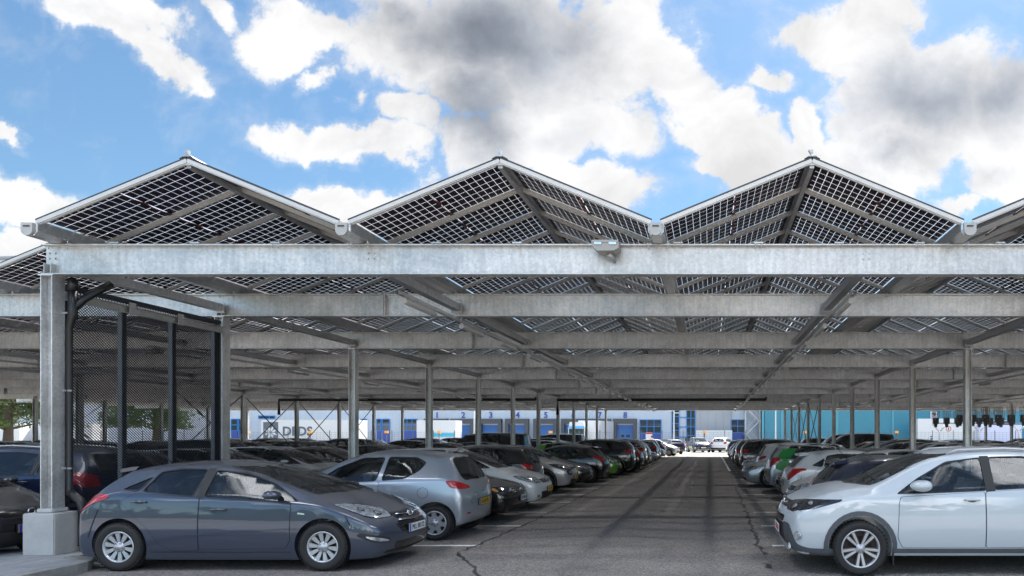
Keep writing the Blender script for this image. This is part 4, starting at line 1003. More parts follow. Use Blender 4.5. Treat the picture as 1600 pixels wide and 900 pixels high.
def gable(k, i0, lab):
    """one saw-tooth roof from gutter k to gutter k+1, starting at panel row i0"""
    xa = VAL0 + PER * k; xb = xa + PER; xm = (xa + xb) / 2
    rows = int((DY[-1] + .6 - FRONT) / PITCH)
    y0 = FRONT + i0 * PITCH
    root = empty('solar_roof', (xm, y0, GZ)); org = Vector(root.location); tag(root, lab, 'solar roof', 'saw-tooth solar roofs')
    e = .095
    sl = math.atan2(RZ - GZ, PER / 2 - e); Ls = math.hypot(RZ - GZ, PER / 2 - e)
    n1 = 18
    stuff = MB(); rst = MB()
    for r in range(i0, rows):
        y = FRONT + r * PITCH
        for sgn in (-1, 1):
            A = Vector((xm + sgn * (PER / 2 - e), 0, GZ)); B = Vector((xm + sgn * .035, 0, RZ)); d = (B - A).normalized(); nrm = Vector((-d.z, 0, d.x)) * (1 if d.x > 0 else -1)
            mb = stuff if r >= i0 + n1 else MB()
            a0 = A + d * .02; b0 = A + d * (Ls - .04)
            ya, yb = y + .012, y + PITCH - .012
            lo = nrm * .045; hi = nrm * .047
            o = Vector((0, 0, 0)) 
            def c(p, yy, h_): q = p + h_; return (q.x, yy, q.z)
            uv = [(0, 0), (1, 0), (1, 1), (0, 1)]
            mb.quad(c(a0, ya, lo), c(b0, ya, lo), c(b0, yb, lo), c(a0, yb, lo), 0, uv); mb.quad(c(a0, ya, hi), c(b0, ya, hi), c(b0, yb, hi), c(a0, yb, hi), 0, uv)
            for p, q in (((a0, ya), (b0, ya)), ((b0, ya), (b0, yb)), ((b0, yb), (a0, yb)), ((a0, yb), (a0, ya))): mb.quad(c(p[0], p[1], lo), c(q[0], q[1], lo), c(q[0], q[1], hi), c(p[0], p[1], hi), 1)
            if mb is not stuff:
                mb.v = [tuple(Vector(v) - org) for v in mb.v]; po = mb.build('solar_panel', [M['panel'], M['frame']], root, recalc=False)
                if r < i0 + 9 and -3 < k < 5:
                    # junction boxes and leads along the middle of the panel
                    cbm = MB(); mid = (a0 + b0) / 2; off = nrm * .032
                    pts = []
                    for t in range(7):
                        yy = ya + (yb - ya) * t / 6; w = .012 * math.sin(t * 2.3 + r); p = mid + off + d * w - Vector((0, 0, .018 if t % 3 == 1 else 0)); pts.append((p.x, yy, p.z))
                    cbm.tube(pts, .0065, 5, 0)
                    pts2 = [(p[0] + d.x * .02, p[1], p[2] + d.z * .02 - .006) for p in pts]; cbm.tube(pts2, .005, 5, 1)
                    for t in (.06, .5, .94): p = mid + off; cbm.box((p.x, lerp(ya, yb, t), p.z), (.055, .07, .018), 0, rot=Matrix.Rotation(-math.atan2(d.z, d.x), 3, 'Y'))
                    p = mid + off
                    cbm.v = [tuple(Vector(v) - org) for v in cbm.v]; cbm.build('cable', [M['pvc'], M['inkr']], po)
    # rafters
    for r in range(i0, rows + 1):
        y = FRONT + r * PITCH
        mb = rst if r > i0 + n1 else MB()
        for sgn in (-1, 1):
            a = Vector((xm + sgn * (PER / 2 - e + .02), y, GZ - .005)); b = Vector((xm, y, RZ + .012))
            dd = (b - a).normalized(); nn = Vector((-dd.z, 0, dd.x)) * (1 if dd.x > 0 else -1)
            mb.bar(a + nn * .008, b + nn * .008, .062, .058, 0, up=(0, 1, 0)) if False else mb.bar(a + nn * .010, b + nn * .010, .058, .050)
            mb.bar(a - nn * .022, b - nn * .022, .030, .012)
            if r == i0: mb.bar(a + nn * .052 + Vector((0, -.012, 0)), b + nn * .052 + Vector((0, -.012, 0)), .012, .020, 1)
        mb.box((xm, y, RZ - .01), (.17, .035, .05))
        if mb is not rst:
            mb.v = [tuple(Vector(v) - org) for v in mb.v]; mb.build('rafter', [M['alu'], M['frame']], root)
    for mb, nm, ms in ((stuff, 'solar_panel', [M['panel'], M['frame']]), (rst, 'rafter', [M['alu'], M['frame']])):
        if mb.v: mb.v = [tuple(Vector(v) - org) for v in mb.v]; o = mb.build(nm, ms, root, recalc=False); o['kind'] = 'stuff'
    yend = FRONT + rows * PITCH
    for sgn in (-1, 1):
        ve = MB(); ve.box((xm + sgn * (PER / 2 - e + .012), (y0 + yend) / 2, GZ + .005), (.030, yend - y0, .05)); ve.v = [tuple(Vector(v) - org) for v in ve.v]; ve.build('eaves_rail', [M['alu']], root)
    rb = MB(); rb.box((xm, (y0 + yend) / 2, RZ - .035), (.06, yend - y0 - .02, .07)); rb.v = [tuple(Vector(v) - org) for v in rb.v]; rb.build('ridge_beam', [M['galv2']], root)
    rc = MB()
    rc.prism([(xm - .105, RZ + .045), (xm - .05, RZ + .088), (xm + .05, RZ + .088), (xm + .105, RZ + .045), (xm + .05, RZ + .075), (xm - .05, RZ + .075)], y0 - .03, yend)
    rc.prism([(xm - .012, RZ + .105), (xm - .05, RZ + .165), (xm + .012, RZ + .165), (xm + .012, RZ + .105)], y0 - .03, y0 + .03)
    rc.v = [tuple(Vector(v) - org) for v in rc.v]; rc.build('ridge_cap', [M['galv2']], root)

def gutter(k, i0):
    x = VAL0 + PER * k; y0 = FRONT + i0 * PITCH - .05; y1 = DY[-1] + .6
    root = empty('rain_gutter', (x, y0, BT)); 
    tag(root, GL.get(k, 'rain gutter in the far %s field, valley %d from the front column' % ('left' if k < 0 else 'right', abs(k))), 'gutter', 'rain gutters between the solar roofs')
    mb = MB(); o = (x, y0, BT)
    L_ = y1 - y0
    mb.prism([(-.105, .19), (-.105, .06), (-.06, .006), (.06, .006), (.105, .06), (.105, .19), (.098, .19), (.098, .064), (.056, .014), (-.056, .014), (-.098, .064), (-.098, .19)], .02, L_)
    mb.build('channel', [M['galv2']], root)
    c = MB(); pl = [(-.078, .165), (-.078, .07)] + [(-.078 + .078 * (1 - math.cos(t)), .07 - .075 * math.sin(t)) for t in [i * math.pi / 8 for i in range(1, 8)]] + [(.078, .07), (.078, .165)]
    c.prism(pl, -.03, .02, 0); c.box((0, -.032, .12), (.085, .01, .018), 1); c.build('end_cap', [M['cap'], M['frame']], root)
    cl = MB()
    for y in DY:
        if y > y0 + .2:
            yy = y - y0
            for sx in (-.13, .13): cl.box((sx, yy, .012), (.05, .12, .02)); cl.tube([(sx, yy - .07, -.07), (sx, yy - .07, .04)], .007, 6)
    cl.build('clamp', [M['galv2']], root)
GL = {0: 'end rain gutter at the left corner of the front beam, above the concrete footing', 1: 'rain gutter in the valley between the left and the middle front solar roofs',
      2: 'rain gutter in the valley between the middle and the right front solar roofs', 3: 'rain gutter at the right front, above the white off-road car'}

def beam_clamps():
    root = empty('beam_clamps', (0, DY[0], BT)); tag(root, 'row of small galvanised clamps bolted to the top edge of the front beam', 'clamps')
    for j, x in enumerate([-8.28 + 1.12 * q for q in range(16)]):
        mb = MB(); mb.box((x, -.075, .014), (.13, .05, .02))
        for sx in (-.04, .04): mb.tube([(x + sx, -.085, -.06), (x + sx, -.085, .04)], .007, 6)
        mb.build('clamp', [M['galv2']], root)

def screen():
    """expanded metal screen between the first two columns"""
    ya, yb = DY[0] + .14, DY[1] - .12; x = XA + .02; z0, z1 = .78, 3.86
    root = empty('mesh_screen', (x, ya, 0)); tag(root, 'dark expanded metal screen between the first two posts, behind the slate grey hatchback', 'screen')
    L_ = yb - ya
    for t in (.0, .315, .64, .965):
        mb = MB(); y = L_ * t + .03
        mb.box((-.055, y, 2.2), (.008, .085, 3.2)); mb.box((-.02, y + .040, 2.2), (.062, .008, 3.2)); mb.box((-.02, y - .040, 2.2), (.062, .008, 3.2)); mb.build('post', [M['post']], root)
    f = MB(); f.box((.02, L_ / 2, 3.88), (.05, L_, .07)); f.box((.02, L_ / 2, .76), (.04, L_, .05)); f.box((.02, .02, 2.3), (.04, .04, 3.05)); f.box((.02, L_ - .02, 2.3), (.04, .04, 3.05)); f.build('mesh_frame', [M['mesh']], root)
    r = MB(); r.box((.055, L_ / 2, 3.74), (.012, L_ + .1, .12)); r.box((.075, L_ / 2, 3.795), (.04, L_ + .1, .010)); r.box((.075, L_ / 2, 3.685), (.04, L_ + .1, .010))
    for t in (.34, .66): r.box((.10, L_ * t, 3.76), (.012, .12, .19))
    r.build('top_rail', [M['galv2']], root)
    # the mesh: zig-zag strands
    dz, dy = .021, .052; mb = MB(); nz = int((z1 - z0) / dz); ny = int(L_ / dy * 2)
    vs = []; fs = []
    for i in range(nz):
        zc = z0 + (i + .5) * dz; base = len(vs)
        for j in range(ny + 1):
            y = j * dy / 2; s_ = 1 if (j + i) % 2 else -1; z = zc + s_ * dz * .40
            vs += [(.020, y, z - .0072), (.028, y, z + .0072)]
        for j in range(ny): a = base + 2 * j; fs.append((a, a + 1, a + 3, a + 2))
    mb.add(vs, fs, 0); mb.build('expanded_mesh', [M['mesh']], root)
    # rain pipe beside the column
    root = empty('rain_pipe', (XA + .16, DY[0] + .08, .3)); tag(root, 'black rain pipe with a branch and elbows beside the front left column', 'pipe')
    p = MB(); p.tube([(.02, .03, 3.68), (.02, .03, 3.52)], .062, 14); p.tube([(.02, .03, 3.53), (.02, .03, 3.18), (.0, .03, 3.10), (-.03, .03, 3.0), (-.03, .03, .68), (.0, .03, .62)], [.058, .058, .05, .042, .042, .046], 12)
    p.build('pipe', [M['pvc']], root)
    p = MB(); p.tube([(.02, .03, 3.26), (.10, .12, 3.42), (.20, .26, 3.58), (.28, .36, 3.69)], .052, 12); p.build('branch', [M['pvc']], root)
    p = MB(); p.tube([(-.02, .03, .66), (.05, .03, .60), (.13, .03, .53), (.16, .03, .44), (.16, .03, -.1)], .056, 12); p.build('elbow', [M['pvc']], root)
    b = MB()
    for z in (3.2, 2.1, 1.0): b.box((-.04, .0, z), (.14, .02, .025))
    b.build('bracket', [M['galv2']], root)

def lights():
    n = 0
    for x, nm in ((-4.75, 'left'), (2.2, 'right')):
        root = empty('cable_tray', (x, 10.35, BZ - .06)); tag(root, 'perforated cable tray running away under the beams on the %s side of the aisle' % nm, 'cable tray', 'cable trays under the solar roof')
        mb = MB(); L_ = DY[-1] - 10.35
        mb.box((-.03, L_ / 2, 0), (.005, L_, .055)); mb.box((.03, L_ / 2, 0), (.005, L_, .055))
        for k in range(int(L_ / .22)): mb.box((0, k * .22 + .1, -.02), (.056, .07, .008))
        mb.build('tray', [M['galv2']], root)
        w = MB()
        for i, y in enumerate(DY[1:]):
            w.tube([(0, y - 10.35, 0), (0, y - 10.35, .12)], .006, 5)
            w.tube([(0, y - 9.6, 0), (0, y - 9.6, .55)], .003, 4)
        w.build('hanger', [M['galv']], root)
        for k in range(20):
            y = 10.6 + k * 2.45
            if y > DY[-1] - 1: break
            t = empty('strip_light', (x, y, BZ - .15)); 
            tag(t, ('nearest strip light of the %s tray, first below the front beam' % nm) if k == 0 else 'strip light number %d from the front under the %s cable tray' % (k + 1, nm), 'strip light', 'strip lights under the cable trays')
            b = MB(); b.tube([(0, 0, 0), (0, .05, 0), (0, 1.15, 0), (0, 1.2, 0)], [.045, .05, .05, .045], 12); b.build('cover', [M['lampw']], t)
            b = MB(); b.box((0, .6, .05), (.06, 1.15, .02)); b.tube([(0, .3, .05), (0, .3, .10)], .008, 5); b.tube([(0, .9, .05), (0, .9, .10)], .008, 5); b.build('mounting', [M['galv2']], t)
    for x, nm in ((XA - 4.47, 'first tray beyond the left post line'), (XA - SPAN + 4.47, 'second tray beyond the left post line'), (XB + 4.47, 'first tray beyond the right post line'), (XB + SPAN - 4.47, 'second tray beyond the right post line')):
        y0 = DY[2] - 1
        root = empty('cable_tray', (x, y0, BZ - .06)); tag(root, 'cable tray over a side aisle, the ' + nm, 'cable tray', 'cable trays under the solar roof')
        mb = MB(); L_ = DY[-1] - y0; mb.box((-.03, L_ / 2, 0), (.005, L_, .055)); mb.box((.03, L_ / 2, 0), (.005, L_, .055))
        for k in range(int(L_ / .22)): mb.box((0, k * .22 + .1, -.02), (.056, .07, .008))
        mb.build('tray', [M['galv2']], root)
        for k in range(int(L_ / 4.9)): b = MB(); b.tube([(0, k * 4.9 + .5, -.09), (0, k * 4.9 + 1.7, -.09)], .05, 10); b.build('light_cover', [M['lampw']], root)
    # tray crossing the aisle, black drain pipe
    root = empty('cable_tray', (0, 43, 3.88)); tag(root, 'pale perforated cable tray crossing the aisle under the rear beams', 'cable tray', 'cable trays under the solar roof')
    mb = MB(); mb.box((-10, 0, 0), (70, .12, .02))
    for k in range(230): mb.box((-44 + k * .3, -.07, .0), (.14, .03, .06))
    mb.build('tray', [M['cap']], root)
    for (xa, xb, y, lab) in ((-9.2, 3.4, DY[7] - .3, 'long black drain pipe slung under a rear beam across the aisle'), (-26, -10.5, DY[7] - .3, 'black drain pipe under a rear beam left of the aisle')):
        root = empty('drain_pipe', (xa, y, BZ - .08)); tag(root, lab, 'pipe'); mb = MB(); mb.tube([(0, 0, -.9), (0, 0, 0), (xb - xa, 0, .02), (xb - xa, 0, .16)], .085, 10, 0); mb.build('pipe', [M['pvc']], root)
    # floodlight on the front beam
    t = empty('floodlight', (-1.42, DY[0] - .10, BT - .04)); tag(t, 'grey floodlight on a short arm at the top edge of the front beam', 'floodlight')
    mb = MB(); mb.prism([(-.19, .0), (-.18, -.045), (-.11, -.115), (.11, -.115), (.18, -.08), (.19, .0)], -.22, .0, 0); mb.box((0, -.11, .012), (.36, .24, .03), 0); mb.build('housing', [mat('lamp_grey', (.36, .35, .33), .5)], t)
    mb = MB(); mb.box((-.10, -.225, -.018), (.10, .012, .03)); mb.box((.10, -.225, -.018), (.10, .012, .03)); mb.build('lens', [M['bright']], t)
    mb = MB(); mb.tube([(.02, -.08, -.11), (.09, .06, -.19)], [.045, .03], 10); mb.build('arm', [M['galv2']], t)
# ---------------------------------------------------------------- ground and background
def px(x, y, d):
    """a point of the site at distance d, from measurements on the survey picture"""
    return ((x - 1109) / 1066.7 * d, EYE + (681 - y) / 1066.7 * d)

def ground_mat(name, base, speck, streak):
    m = bpy.data.materials.new(name); N, L = nodes(m); b = N['Principled BSDF']; b.inputs['Roughness'].default_value = .88
    tc = N.new('ShaderNodeTexCoord')
    def noise(scale, det, ro, st=(1, 1, 1)):
        mp = N.new('ShaderNodeMapping'); mp.inputs['Scale'].default_value = st; L.new(tc.outputs['Object'], mp.inputs[0])
        n = N.new('ShaderNodeTexNoise'); n.inputs['Scale'].default_value = scale; n.inputs['Detail'].default_value = det; n.inputs['Roughness'].default_value = ro; L.new(mp.outputs[0], n.inputs['Vector']); return n.outputs['Fac']
    def mr(src, a, b_, lo, hi):
        r = N.new('ShaderNodeMapRange'); r.inputs['From Min'].default_value = a; r.inputs['From Max'].default_value = b_; r.inputs['To Min'].default_value = lo; r.inputs['To Max'].default_value = hi
        L.new(src, r.inputs['Value']); return r.outputs[0]
    def mul(a, c):
        x = N.new('ShaderNodeMath'); x.operation = 'MULTIPLY'; L.new(a, x.inputs[0]); L.new(c, x.inputs[1]); return x.outputs[0]
    vo = N.new('ShaderNodeTexVoronoi'); vo.inputs['Scale'].default_value = 52; L.new(tc.outputs['Object'], vo.inputs['Vector'])
    se = N.new('ShaderNodeSeparateColor'); L.new(vo.outputs['Color'], se.inputs[0])
    f = mul(mr(se.outputs[0], 0, 1, 1 - speck, 1 + speck), mr(noise(.5, 6, .6), .3, .7, .86, 1.14))
    f = mul(f, mr(noise(1.0, 5, .6, (1.6, .06, 1)), .3, .7, 1 - streak, 1 + streak))
    f = mul(f, mr(noise(3.2, 8, .7), .60, .74, 1, .76)); f = mul(f, mr(noise(.9, 4, .5), .56, .70, 1, .84)); f = mul(f, mr(noise(28, 2, .6), .3, .7, .90, 1.10))
    v = N.new('ShaderNodeVectorMath'); v.operation = 'SCALE'; v.inputs[0].default_value = base; L.new(f, v.inputs['Scale']); L.new(v.outputs[0], b.inputs['Base Color'])
    bp = N.new('ShaderNodeBump'); bp.inputs['Strength'].default_value = .5; bp.inputs['Distance'].default_value = .006; L.new(vo.outputs['Distance'], bp.inputs['Height']); L.new(bp.outputs[0], b.inputs['Normal'])
    return m

def brick_mat(name, c1, c2, mortar, scale, w, h):
    m = bpy.data.materials.new(name); N, L = nodes(m); b = N['Principled BSDF']; b.inputs['Roughness'].default_value = .85
    tc = N.new('ShaderNodeTexCoord'); mp = N.new('ShaderNodeMapping'); mp.inputs['Rotation'].default_value = (0, 0, math.pi / 2); L.new(tc.outputs['Object'], mp.inputs[0])
    t = N.new('ShaderNodeTexBrick'); t.inputs['Scale'].default_value = scale; t.inputs['Color1'].default_value = (*c1, 1); t.inputs['Color2'].default_value = (*c2, 1); t.inputs['Mortar'].default_value = (*mortar, 1)
    t.inputs['Brick Width'].default_value = w; t.inputs['Row Height'].default_value = h; t.inputs['Mortar Size'].default_value = .012
    L.new(mp.outputs[0], t.inputs['Vector']); L.new(t.outputs['Color'], b.inputs['Base Color'])
    bp = N.new('ShaderNodeBump'); bp.inputs['Strength'].default_value = .6; bp.inputs['Distance'].default_value = .01; bp.invert = True; L.new(t.outputs['Fac'], bp.inputs['Height']); L.new(bp.outputs[0], b.inputs['Normal'])
    return m

def clad_mat(name, col, axis, period, depth=.12, rough=.45):
    m = bpy.data.materials.new(name); N, L = nodes(m); b = N['Principled BSDF']; b.inputs['Roughness'].default_value = rough
    tc = N.new('ShaderNodeTexCoord'); s = N.new('ShaderNodeSeparateXYZ'); L.new(tc.outputs['Object'], s.inputs[0])
    w = N.new('ShaderNodeMath'); w.operation = 'DIVIDE'; L.new(s.outputs[axis], w.inputs[0]); w.inputs[1].default_value = period
    f = N.new('ShaderNodeMath'); f.operation = 'FRACT'; L.new(w.outputs[0], f.inputs[0])
    g = N.new('ShaderNodeMath'); g.operation = 'GREATER_THAN'; L.new(f.outputs[0], g.inputs[0]); g.inputs[1].default_value = .94
    n = N.new('ShaderNodeTexNoise'); n.inputs['Scale'].default_value = .35; n.inputs['Detail'].default_value = 5; L.new(tc.outputs['Object'], n.inputs['Vector'])
    r = N.new('ShaderNodeMapRange'); r.inputs['To Min'].default_value = .88; r.inputs['To Max'].default_value = 1.12; L.new(n.outputs['Fac'], r.inputs['Value'])
    k = N.new('ShaderNodeMath'); k.operation = 'MULTIPLY_ADD'; L.new(g.outputs[0], k.inputs[0]); k.inputs[1].default_value = -depth * 2; L.new(r.outputs[0], k.inputs[2])
    v = N.new('ShaderNodeVectorMath'); v.operation = 'SCALE'; v.inputs[0].default_value = col; L.new(k.outputs[0], v.inputs['Scale']); L.new(v.outputs[0], b.inputs['Base Color'])
    return m

M['asphalt'] = ground_mat('asphalt', (.205, .186, .168), .45, .0)
M['road'] = ground_mat('pale_road', (.30, .29, .27), .15, .04)
M['pavers'] = brick_mat('pavers', (.20, .21, .225), (.27, .28, .29), (.08, .08, .08), 4.6, 1.0, .36)
M['kerb'] = mat('kerb', (.23, .225, .21), .9, var=.25, scale=6, bump=.3)
M['line'] = mat('line_paint', (.78, .78, .76), .7, var=.22, scale=14, detail=8)
M['tar'] = mat('tar', (.042, .040, .039), .75, var=.4, scale=12)
M['grassm'] = mat('grass_green', (.12, .16, .035), .9, var=.4, scale=3)
M['facade'] = clad_mat('pale_cladding', (.43, .49, .57), 0, 1.05, .06)
M['facade2'] = clad_mat('grey_cladding', (.33, .35, .38), 0, 1.2, .10)
M['teal'] = clad_mat('teal_cladding', (.045, .235, .32), 2, .28, .10)
M['bluef'] = mat('blue_frame', (.012, .17, .50), .4)
M['bluep'] = mat('blue_panel', (.015, .06, .32), .4)
M['bluedoor'] = mat('blue_door', (.03, .14, .42), .45)
M['win'] = mat('window_pane', (.03, .045, .055), .06, ior=1.6)
M['dock'] = mat('dock_seal', (.075, .08, .09), .7)
M['white'] = mat('white_paint', (.60, .61, .63), .4, var=.04, scale=2)
M['orange'] = mat('orange_lamp', (.75, .30, .02), .5)
M['wire'] = mat('fence_green', (.09, .11, .115), .5, .3)
M['galvf'] = mat('guard_rail', (.45, .46, .47), .5, .5)
M['bark'] = mat('bark', (.09, .07, .05), .9, var=.3, bump=.5, bscale=20)
M['leaf'] = mat('leaf', (.075, .115, .022), .6, var=.35, scale=1.5)
M['leaf2'] = mat('leaf_dark', (.045, .080, .018), .6, var=.3, scale=1.5)

def structure(name, mb, m, parent=None):
    o = mb.build(name, m); o['kind'] = 'structure'; return o

def ground():
    mb = MB(); mb.quad((-500, -120, 0), (500, -120, 0), (500, 900, 0), (-500, 900, 0)); structure('ground', mb, [M['asphalt']])
    mb = MB(); mb.quad((-200, 62.5, .004), (200, 62.5, .004), (200, 77.5, .004), (-200, 77.5, .004)); mb.quad((-200, 82.5, .004), (200, 82.5, .004), (200, 103.9, .004), (-200, 103.9, .004)); structure('road', mb, [M['road']])
    mb = MB(); mb.box((0, 80, .03), (400, 5, .10), 1); mb.box((0, 77.45, .05), (400, .12, .12), 0); structure('grass_verge', mb, [M['kerb'], M['grassm']])
    # painted bay lines
    mb = MB()
    def line(x0, x1, y, w=.058): mb.quad((x0, y - w, .004), (x1, y - w, .004), (x1, y + w, .004), (x0, y + w, .004))
    for k in range(0, 21):
        y = STALL0 + STW * k
        line(-8.0, -3.69, y); line(1.0, 6.2, y); line(-14.6, -9.95, y); line(7.1, 11.9, y); line(XA - SPAN + 1.0, XA - SPAN + 5.6, y); line(XA - SPAN - 5.6, XA - SPAN - 1, y); line(17.4, 22.2, y)
    mb.quad((.95, 34, .005), (1.05, 34, .005), (1.05, 61, .005), (.95, 61, .005)); mb.quad((-3.72, 36, .005), (-3.64, 36, .005), (-3.64, 61, .005), (-3.72, 61, .005))
    structure('bay_lines', mb, [M['line']])
    # tar-sealed cracks
    rnd = random.Random(4)
    def crack(pts, w0, nm):
        mb = MB(); P2 = []
        for (a, b) in zip(pts, pts[1:]):
            n = max(2, int(math.dist(a, b) / .16))
            for i in range(n): t = i / n; P2.append((lerp(a[0], b[0], t) + rnd.gauss(0, .028), lerp(a[1], b[1], t) + rnd.gauss(0, .02)))
        P2.append(pts[-1]); vs = []
        for i, p in enumerate(P2):
            a = P2[max(i - 1, 0)]; b = P2[min(i + 1, len(P2) - 1)]; dx, dy = b[0] - a[0], b[1] - a[1]; L_ = math.hypot(dx, dy) or 1; w = w0 * rnd.uniform(.35, 1.35) * (.3 if i in (0, len(P2) - 1) else 1)
            vs += [(p[0] - dy / L_ * w, p[1] + dx / L_ * w, .006), (p[0] + dy / L_ * w, p[1] - dx / L_ * w, .006)]
        mb.add(vs, [(2 * i, 2 * i + 1, 2 * i + 3, 2 * i + 2) for i in range(len(P2) - 1)]); structure(nm, mb, [M['tar']])
    def g(x, y): d = EYE * 1066.7 / (y - 681); return ((x - 1109) / 1066.7 * d, d)
    crack([g(752, 915), g(742, 890), g(716, 863), g(750, 850), g(815, 822), g(862, 800), g(893, 784), g(925, 768), g(960, 752)], .024, 'tar_crack')
    crack([g(1193, 868), g(1180, 840), g(1166, 800), g(1156, 778), g(1148, 760)], .030, 'tar_crack')
    crack([g(1190, 880), g(1200, 884), g(1207, 889)], .04, 'tar_crack')
    # pavement island under the mesh screen
    mb = MB(); x0, x1 = -9.85, -8.12; pts = []
    for y in (-6, 8.7): pts.append((x1, y))
    for t in range(1, 7): a = t * math.pi / 12; pts.append((x1 - .5 * (1 - math.cos(a)), 8.7 + .5 * math.sin(a)))
    pts += [(x1 - .55, 9.35), (x1 - .55, 61), (x0 + .3, 61), (x0 + .3, 10.4), (x0, 10.0), (-13.5, 8.4), (-13.5, -6)]
    mb.prism(pts, 0, .12, 0, 'XY'); structure('pavement', mb, [M['pavers']])
    mb = MB(); ring = pts[:-1]
    for a, b in zip(pts[:-3], pts[1:-2]):
        if math.dist(a, b) > .02: mb.bar((a[0], a[1], .060), (b[0], b[1], .060), .14, .135)
    structure('kerb', mb, [M['kerb']])

def lettering(parent, s, size, x, y, z, m, bold=.0): return text('sign_text', s, size, m, parent, (x, y, z), bold=bold, ext=.01)

def background():
    Y = 107.
    # pale dock building
    x0, x1 = -78., 7.9
    root = empty('dock_building', ((x0 + x1) / 2, Y, 0)); tag(root, 'long pale grey-blue warehouse with numbered blue loading docks behind the fence', 'warehouse')
    ox = (x0 + x1) / 2
    def L3(mb):
        mb.v = [(v[0] - ox, v[1] - Y, v[2]) for v in mb.v]; return mb
    mb = MB(); mb.box((ox, Y + 15, 5.5), (x1 - x0, 30, 11)); L3(mb).build('wall', [M['facade']], root)
    mb = MB(); mb.box((ox, Y + 15, 11.1), (x1 - x0 + .6, 30.6, .25)); L3(mb).build('roof', [M['facade2']], root)
    mb = MB(); xa, _ = px(1088, 0, Y); xb, _ = px(1143, 0, Y); mb.box(((xa + xb) / 2, Y - .08, 5.4), (xb - xa, .14, 10.6)); L3(mb).build('grey_wall_panel', [M['facade2']], root)
    mb = MB(); mb.box(((xa + xb) / 2, Y - 3.0, 1.3), (xb - xa, .3, 2.6)); L3(mb).build('low_white_wall', [M['white']], root)
    for n in range(8):
        x, _ = px([683, 724, 767, 809, 853, 896, 937, 977][n], 0, Y)
        mb = MB(); w = 3.1
        mb.box((x - w / 2, Y - .35, 2.55), (.55, .7, 3.5)); mb.box((x + w / 2, Y - .35, 2.55), (.55, .7, 3.5)); mb.box((x, Y - .35, 4.05), (w + .55, .702, .75)); o = L3(mb).build('dock_shelter', [M['dock']], root)
        mb = MB(); mb.box((x, Y - .05, 2.2), (2.5, .08, 2.5)); mb.box((x, Y - .04, 3.56), (2.5, .08, .22), 1)
        for sx in (-.45, .45): mb.box((x + sx, Y - .10, 1.75), (.55, .04, .36), 2)
        L3(mb).build('dock_door', [M['bluedoor'], M['white'], M['win']], root)
        mb = MB(); mb.box((x, Y - .5, .62), (3.0, 1.0, .55)); L3(mb).build('dock_plate', [M['dock']], root)
        lettering(root, str(n + 1), 1.25, x - ox, -.06, 4.98, M['bluep'], .03)
    def win(xa_, xb_, ya_, yb_, nx, nz, low=None, name='window'):
        a, zt = px(xa_, ya_, Y); b, zb = px(xb_, yb_, Y)
        mb = MB(); mb.box(((a + b) / 2, Y - .06, (zt + zb) / 2), (b - a, .1, zt - zb), 0)
        t = .12
        for i in range(nx + 1): mb.box((lerp(a, b, i / nx), Y - .13, (zt + zb) / 2), (t, .06, zt - zb + t), 1)
        for i in range(nz + 1): mb.box(((a + b) / 2, Y - .135, lerp(zb, zt, i / nz)), (b - a, .06, t), 1)
        if low: _, zl = px(0, low, Y); mb.box(((a + b) / 2, Y - .08, (zl + zb) / 2 - .06), (b - a, .12, zb - zl), 2)
        L3(mb).build(name, [M['win'], M['bluef'], M['bluep']], root)
    win(1000, 1033, 656, 677, 3, 2, 696); win(1142, 1163, 656, 676, 2, 2, 694)
    win(1050, 1061, 640, 694, 1, 5); win(1073, 1086, 640, 694, 2, 4)
    mb = MB(); a, _ = px(1061, 0, Y); b, _ = px(1073, 0, Y)
    for y_ in (652, 667, 683):
        _, z = px(0, y_, Y); mb.box(((a + b) / 2, Y - .05, z), (b - a, .08, .12))
    L3(mb).build('blue_band', [M['bluef']], root)
    for a, b, l in ((564, 573, 698), (589, 596, 698), (598, 609, 698), (629, 652, 698), (362, 372, 690), (374, 384, 690)): win(a, b, 655, 673, 1 if b - a < 15 else 3, 2, l)
    win(405, 430, 650, 654, 3, 1)
    # outside stair at the right end of the pale building
    root = empty('steel_staircase', (6.6, Y - 1.5, 0)); tag(root, 'grey steel stair tower between the pale warehouse and the teal one', 'staircase')
    for sx in (-1.1, 1.1):
        for sy in (-.9, .9): mb = MB(); mb.box((sx, sy, 5), (.14, .14, 10)); mb.build('post', [M['galvf']], root)
    for k in range(5):
        mb = MB(); z0 = k * 2; s_ = 1 if k % 2 else -1
        mb.bar((-s_ * 1., -.5, z0), (s_ * 1., -.5, z0 + 2), .8, .12); mb.bar((-s_ * 1., -.95, z0 + .95), (s_ * 1., -.95, z0 + 2.95), .06, .06); mb.box((s_ * 1.0, 0, z0 + 2.0), (.7, 2, .08)); mb.build('flight', [M['galvf']], root)
    # teal building
    xt0, xt1 = 8.4, 58.; Y2 = 104.; root = empty('teal_warehouse', (xt0, Y2, 0)); tag(root, 'teal ribbed warehouse at the right with a white framed loading dock', 'warehouse')
    mb = MB(); mb.box(((xt1 - xt0) / 2, 20, 6), (xt1 - xt0, 40, 12)); mb.build('wall', [M['teal']], root)
    mb = MB(); mb.box(((xt1 - xt0) / 2, 20, 12.1), (xt1 - xt0 + .5, 40.5, .25)); mb.build('roof', [M['facade2']], root)
    mt2 = mat('teal_pale', (.09, .32, .40), .5)
    for xx in (1192, 1222, 1308, 1395):
        a, _ = px(xx, 0, Y2); mb = MB(); mb.box((a - xt0, -.05, 6), (.35, .1, 11.8)); mb.build('pilaster', [mt2], root)
